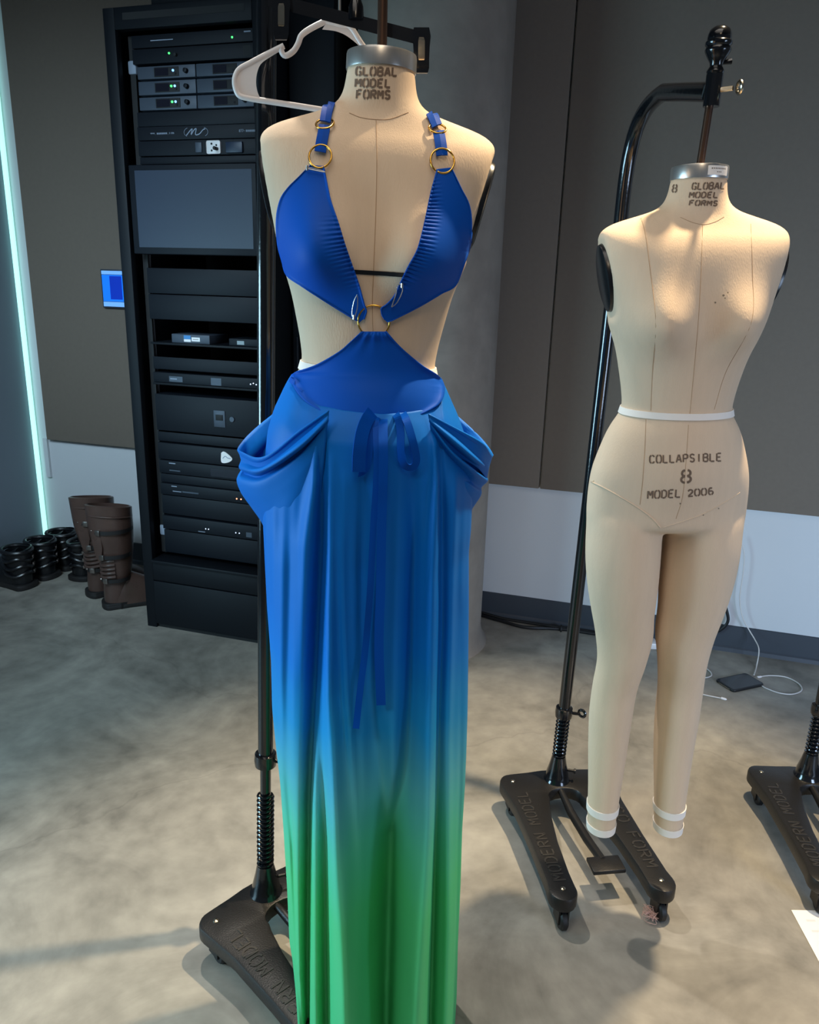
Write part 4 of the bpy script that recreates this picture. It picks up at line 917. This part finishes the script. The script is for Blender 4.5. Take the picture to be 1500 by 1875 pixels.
u = unit('amplifier', 'black amplifier with two orange-red lights in the lower rack', 'amplifier', .589, .637); led(u, -1.517, .606, 'redled', EY - .006, .003); led(u, -1.498, .606, 'redled', EY - .006, .003); part('nameplate', 'print', u, (-1.815, -1.79, EY - .0072, EY - .006, .626, .630), bev=0); part('control_strip', 'print', u, (-1.81, -1.77, EY - .0072, EY - .006, .606, .609), bev=0); part('control_strip', 'unit', u, (-1.765, -1.69, EY - .0072, EY - .006, .606, .612), bev=0)
u = unit('amplifier', 'black amplifier with two pairs of white lights, lowest in the rack', 'amplifier', .440, .498)
for x in (-1.665, -1.652, -1.527, -1.511): led(u, x, .462, 'whiteled', EY - .006, .0026)
part('nameplate', 'print', u, (-1.70, -1.668, EY - .0072, EY - .006, .4465, .449), bev=0); part('nameplate', 'unit', u, (-1.48, -1.455, EY - .0072, EY - .006, .45, .47), bev=0)

# ================================================================== boots and shoes
def boot_body(h, rx_t, ry_t, foot_len, foot_w, lean):
    """boot in its own frame: heel at the origin, toe towards +y; returns outer surface"""
    mb = MB(); tab = [(0.0, foot_w * .48, .050, .035), (.06, foot_w * .50, .052, .035), (.12, foot_w * .50, .056, .042), (.18 if h > .3 else .15, foot_w * .56, .062, .05), (h * .7, rx_t * .90, ry_t * .92, .045 + lean * .5), (h, rx_t, ry_t, .045 + lean)]
    N = 30; rings = []
    for k in range(26):
        z = .012 + (h - .012) * k / 25; a, b, cy = interp(tab, z)
        rings.append([(a * cos(2 * pi * q / N), cy + b * sin(2 * pi * q / N), z + .018 * sin(2 * pi * q / N + 2.4) * (z / h) ** 4) for q in range(N)])
    top = rings[-1]; c = Vector((0, sum(p[1] for p in top) / N, h))
    inner = [[tuple(Vector(p) * .9 + c * .1 + Vector((0, 0, .004))) for p in top], [(p[0] * .86, p[1] * .86 + c.y * .14, p[2] - .10) for p in top]]
    mb.loft(rings + inner, cap0=True, cap1=True)
    fr = []
    for k in range(17):
        s = k / 16; y = .03 + (foot_len - .03) * s; wd = foot_w * .5 * (1 - .12 * s + .18 * sin(pi * s)) * sqrt(max(0.02, 1 - max(0, (s - .72) / .29) ** 2)); hh = .125 * (1 - s) ** 1.1 + .062 * sqrt(max(.02, 1 - max(0, (s - .7) / .31) ** 2))
        fr.append([(wd * cos(pi * q / 14), y, .012 + hh * sin(pi * q / 14)) for q in range(15)])
    mb.loft([[tuple(p) for p in r] for r in fr], cap0=True, cap1=True)
    return mb
def sole_poly(L, w_):
    return ARC(0, .0, w_ * .54, .03, 180, 360, 10) + [(w_ * .52, .08), (w_ * .58, L * .62)] + ARC(0, L * .72, w_ * .58, L * .30, 0, 180, 12)[1:-1] + [(-w_ * .58, L * .62), (-w_ * .52, .08)]
def make_boot(label, loc, ang):
    X = Matrix.Translation(loc) @ Matrix.Rotation(ang, 4, 'Z')
    t = thing('riding_boot', label, 'boot', loc, 'tall brown boots')
    def P_(mb): o = MB(); o.v = [tuple(X @ Vector(p)) for p in mb.v]; o.f = mb.f; return o
    obj('body', P_(boot_body(.475, .080, .098, .285, .098, -.012)), M['leather'], t, 50)
    obj('sole', P_(MB().prism(sole_poly(.285, .104), 0, .020, .003).prism(sole_poly(.07, .098), 0.0, .030, .003)), M['sole'], t, 40)
    for k in range(5):           # ribbed flex zone behind the ankle
        z = .155 + k * .019
        obj('rib', P_(MB().tube([(.060 * cos(a), .048 + .066 * sin(a), z + .006 * cos(a * 2)) for a in [radians(198 + 150 * q / 16) for q in range(17)]], .0075, 8)), M['leather'], t)
    obj('top_band', P_(MB().tube([(.083 * cos(a), .035 + .093 * sin(a), .430 + .016 * sin(a + 2.4)) for a in [2 * pi * q / 36 for q in range(36)]], .0035, 8, True)), M['leather'], t)
    sp = [(.02, -.030, .40), (.055, -.010, .40), (.062, -.004, .30), (.045, -.012, .235), (.03, -.022, .25), (.02, -.032, .32)]
    obj('shin_guard', P_(MB().loft([[(x, y - .008, z) for x, y, z in sp], [(x * .9 + .004, y - .016, z * .98 + .006) for x, y, z in sp]], cap0=True, cap1=True)), M['leather'], t, 50)
    for z, rr in ((.372, .083), (.255, .072), (.140, .062)):
        s_ = obj('strap', P_(MB().loft([[(rr * 1.04 * cos(a), .040 + rr * 1.08 * sin(a), z + dz) for a in [radians(-70 + 150 * q / 20) for q in range(21)]] for dz in (-.009, .009)], closed=False)), M['sole'], t, 40)
        bk = obj('buckle', P_(MB().rbox(-.010, .014, -.004, .004, -.012, .012, .002, Matrix.Translation((rr * 1.06 * cos(radians(-48)), .040 + rr * 1.10 * sin(radians(-48)), z)) @ Matrix.Rotation(radians(42), 4, 'Z'))), M['buckle'], s_, 30)
        obj('rivet', P_(MB().lathe([(0, 0), (.006, 0), (.004, .004), (0, .005)], (rr * 1.05 * cos(radians(-72)), .040 + rr * 1.09 * sin(radians(-72)), z + .004), 12, axis=(.3, -1, 0))), M['buckle'], t)
    return t
make_boot('tall brown buckled boot nearest the equipment rack', (-2.235, 2.735, 0), radians(-46))
make_boot('tall brown buckled boot standing left of its mate, partly behind it', (-2.385, 2.815, 0), radians(-30))
def make_shoe(label, loc, ang):
    X = Matrix.Translation(loc) @ Matrix.Rotation(ang, 4, 'Z')
    t = thing('ankle_boot', label, 'boot', loc, 'black ankle boots by the left wall')
    def P_(mb): o = MB(); o.v = [tuple(X @ Vector(p)) for p in mb.v]; o.f = mb.f; return o
    obj('body', P_(boot_body(.185, .062, .075, .29, .105, .0)), M['shoe'], t, 50)
    obj('sole', P_(MB().prism(sole_poly(.295, .112), 0, .026, .004)), M['sole'], t, 40)
    for k in range(3):
        z = .075 + k * .036
        s_ = obj('strap', P_(MB().tube([(.060 * cos(a), .046 + .066 * sin(a), z + .008 * sin(a * 3 + k)) for a in [2 * pi * q / 28 for q in range(28)]], .0085, 8, True)), M['shoe'], t)
        obj('buckle', P_(MB().rbox(-.012, .012, -.004, .004, -.008, .008, .002, Matrix.Translation((.045, -.006, z + .002)) @ Matrix.Rotation(radians(40), 4, 'Z'))), M['buckle'], s_, 30)
    obj('cuff', P_(MB().tube([(.062 * cos(a), .046 + .074 * sin(a), .186) for a in [2 * pi * q / 28 for q in range(28)]], .010, 8, True)), M['shoe'], t)
    return t
make_shoe('black buckled ankle boot at the left edge, nearest of the four', (-2.735, 2.785, 0), radians(80))
make_shoe('black buckled ankle boot second from the left edge, just behind the nearest', (-2.725, 2.930, 0), radians(84))
make_shoe('black ankle boot third in the row, close to the left wall', (-2.720, 3.075, 0), radians(88))
make_shoe('black ankle boot beside the tall brown boots, furthest right of the four', (-2.575, 2.955, 0), radians(4))

# ================================================================== cables, phone, small things
t = thing('floor_cable', 'pair of black cables lying along the dark baseboard behind the stands', 'cable', (-.30, 3.20, 0))
def cab(pts, r, n=60): return MB().tube(curve(pts, n), r, 8)
obj('cable', cab([(-.62, 3.225, .008), (-.50, 3.19, .008), (-.40, 3.165, .008), (-.30, 3.19, .008), (-.22, 3.205, .008), (-.10, 3.205, .008), (.10, 3.215, .008), (.30, 3.222, .008)], .0075), M['cable'], t)
obj('cable', cab([(-.62, 3.232, .020), (-.50, 3.222, .008), (-.38, 3.218, .008), (-.27, 3.209, .012), (-.18, 3.218, .010), (-.05, 3.222, .008), (.10, 3.228, .008), (.30, 3.232, .008)], .006), M['cable'], t)
obj('tie', MB().torus((-.245, 3.2, .011), .014, .004, (1, .1, 0), 16, 6), M['rubber'], t)
wp = [ony(x, y, 3.235) for x, y in ((1312, 1060), (1322, 1090), (1330, 1115), (1333, 1138), (1318, 1154), (1295, 1160))]
tag(obj('power_cable', MB().tube(curve([(p.x, p.y, max(p.z, .012)) for p in wp], 30), .0065, 10), M['cable'], None, 40, (wp[0].x, wp[0].y, 0)), 'thick black cable curving down the wall behind the bare form', 'cable')
a_ = onz(1186, 1189)
t = thing('power_adapter', 'small white power adapter on the floor behind the bare form', 'adapter', (a_.x, a_.y + .03, 0))
obj('body', MB().rbox(-.032, .034, -.03, .03, 0, .028, .006, Matrix.Translation((a_.x, a_.y + .03, 0)) @ Matrix.Rotation(.2, 4, 'Z')), M['white'], t)
c4 = [onz(x, y, .010) for x, y in ((1313, 1243), (1371, 1231), (1398, 1250), (1338, 1267))]
pc = (c4[0] + c4[1] + c4[2] + c4[3]) / 4; ph = atan2(c4[1].y - c4[0].y, c4[1].x - c4[0].x)
PX = Matrix.Translation((pc.x, pc.y, 0)) @ Matrix.Rotation(ph, 4, 'Z')
t = thing('phone', 'black smartphone lying on the concrete floor, charging', 'phone', (pc.x, pc.y, 0))
obj('body', MB().prism(ARC(.066, .036, .012, .012, 0, 90, 4) + ARC(-.066, .036, .012, .012, 90, 180, 4) + ARC(-.066, -.036, .012, .012, 180, 270, 4) + ARC(.066, -.036, .012, .012, 270, 360, 4), 0, .0095, .002, PX), M['cable'], t)
obj('screen', MB().prism(ARC(.064, .034, .009, .009, 0, 90, 4) + ARC(-.064, .034, .009, .009, 90, 180, 4) + ARC(-.064, -.034, .009, .009, 180, 270, 4) + ARC(.064, -.034, .009, .009, 270, 360, 4), .0095, .0099, 0, PX), M['phone'], t)
obj('edge', MB().rbox(-.0795, -.078, -.028, .028, .003, .006, .0005, PX), M['chrome'], t)
fl = lambda pts, z=.003: [tuple(onz(x, y, z)) for x, y in pts]
wl = [ony(x, y, 3.225) for x, y in ((1356, 985), (1363, 1015), (1361, 1050), (1355, 1095), (1360, 1130), (1371, 1152))]
cw = [tuple(p) for p in wl] + [tuple(ony(1383, 1172, 3.20)), tuple(ony(1390, 1190, 3.15)), tuple(onz(1386, 1218, .006)), tuple(onz(1381, 1236, .006))]
t = thing('charging_cable', 'white charging cable from the wall, looping on the floor by the phone', 'cable', (pc.x, pc.y + .1, 0))
obj('cable', cab(cw, .0024), M['cord'], t); obj('cable', cab(fl([(1387, 1240), (1410, 1237), (1440, 1240), (1463, 1252), (1468, 1264), (1452, 1271), (1428, 1269), (1405, 1261), (1394, 1255)]), .0024), M['cord'], t)
a_, b_ = onz(1387, 1240, .004), onz(1394, 1239, .004); obj('connector', MB().tube([a_, b_], .004, 8), M['white'], t)
t = thing('loose_cable', 'white cable coiled on the floor behind the bare form, its plug free', 'cable', tuple(onz(1290, 1232, 0)))
obj('cable', cab(fl([(1268, 1238), (1283, 1220), (1300, 1229), (1302, 1238), (1285, 1240), (1262, 1226), (1250, 1246), (1258, 1262), (1290, 1272), (1324, 1279)]), .0024), M['cord'], t)
a_, b_ = onz(1321, 1278, .004), onz(1331, 1281, .004); obj('connector', MB().tube([a_, a_ + (b_ - a_) * .8, b_], [.0045, .0045, .002], 10), M['white'], t)
q = [onz(x, y, 0) for x, y in ((1449, 1667), (1500, 1668), (1500, 1762))]; e1 = (q[1] - q[0]).normalized(); e2 = (q[2] - q[0]); e2 = e2.normalized()
t4 = [q[0], q[0] + e1 * .216, q[0] + e1 * .216 + e2 * .279, q[0] + e2 * .279]
t = thing('paper_sheet', 'white sheet of paper on the floor at the right edge', 'paper', tuple(q[0]))
mb = MB(); mb.add([p + Vector((0, 0, .0008)) for p in t4] + [p + Vector((0, 0, .0016)) for p in t4], [(0, 3, 2, 1), (4, 5, 6, 7), (0, 1, 5, 4), (1, 2, 6, 5), (2, 3, 7, 6), (3, 0, 4, 7)]); obj('sheet', mb, M['paper'], t, 0)
mb = MB()
rr = random.Random(3)
for k in range(7):
    for j in range(6):
        o_ = q[0] + e1 * (.022 + .03 * j + rr.random() * .004) + e2 * (.03 + .032 * k); mb.add([o_ + Vector((0, 0, .0019)), o_ + e1 * .022 + Vector((0, 0, .0019)), o_ + e1 * .022 + e2 * .006 + Vector((0, 0, .0019)), o_ + e2 * .006 + Vector((0, 0, .0019))], [(0, 1, 2, 3)])
obj('faint_print', mb, mat('faint_print', srgb(222, 214, 214), .8, noise=.02), t, 0)
# tangle of thread at the front right caster
tc_ = onz(1192, 1682, 0); mb = MB()
for k in range(16):
    p = Vector((tc_.x, tc_.y, .006)); pts = [p + Vector((0, 0, .03)) if k < 3 else p + Vector((rr.uniform(-.01, .01), rr.uniform(-.01, .01), .012))]
    for j in range(5): pts.append(p + Vector((rr.uniform(-.022, .022), rr.uniform(-.022, .022), rr.uniform(.0, .022))))
    mb.tube(curve([tuple(a) for a in pts], 24), .0006, 5)
o = obj('thread_tangle', mb, M['thread'], None, 60, (tc_.x, tc_.y, 0)); o['kind'] = 'stuff'; tag(o, 'tangle of pinkish thread at the front caster under the bare form', 'thread')
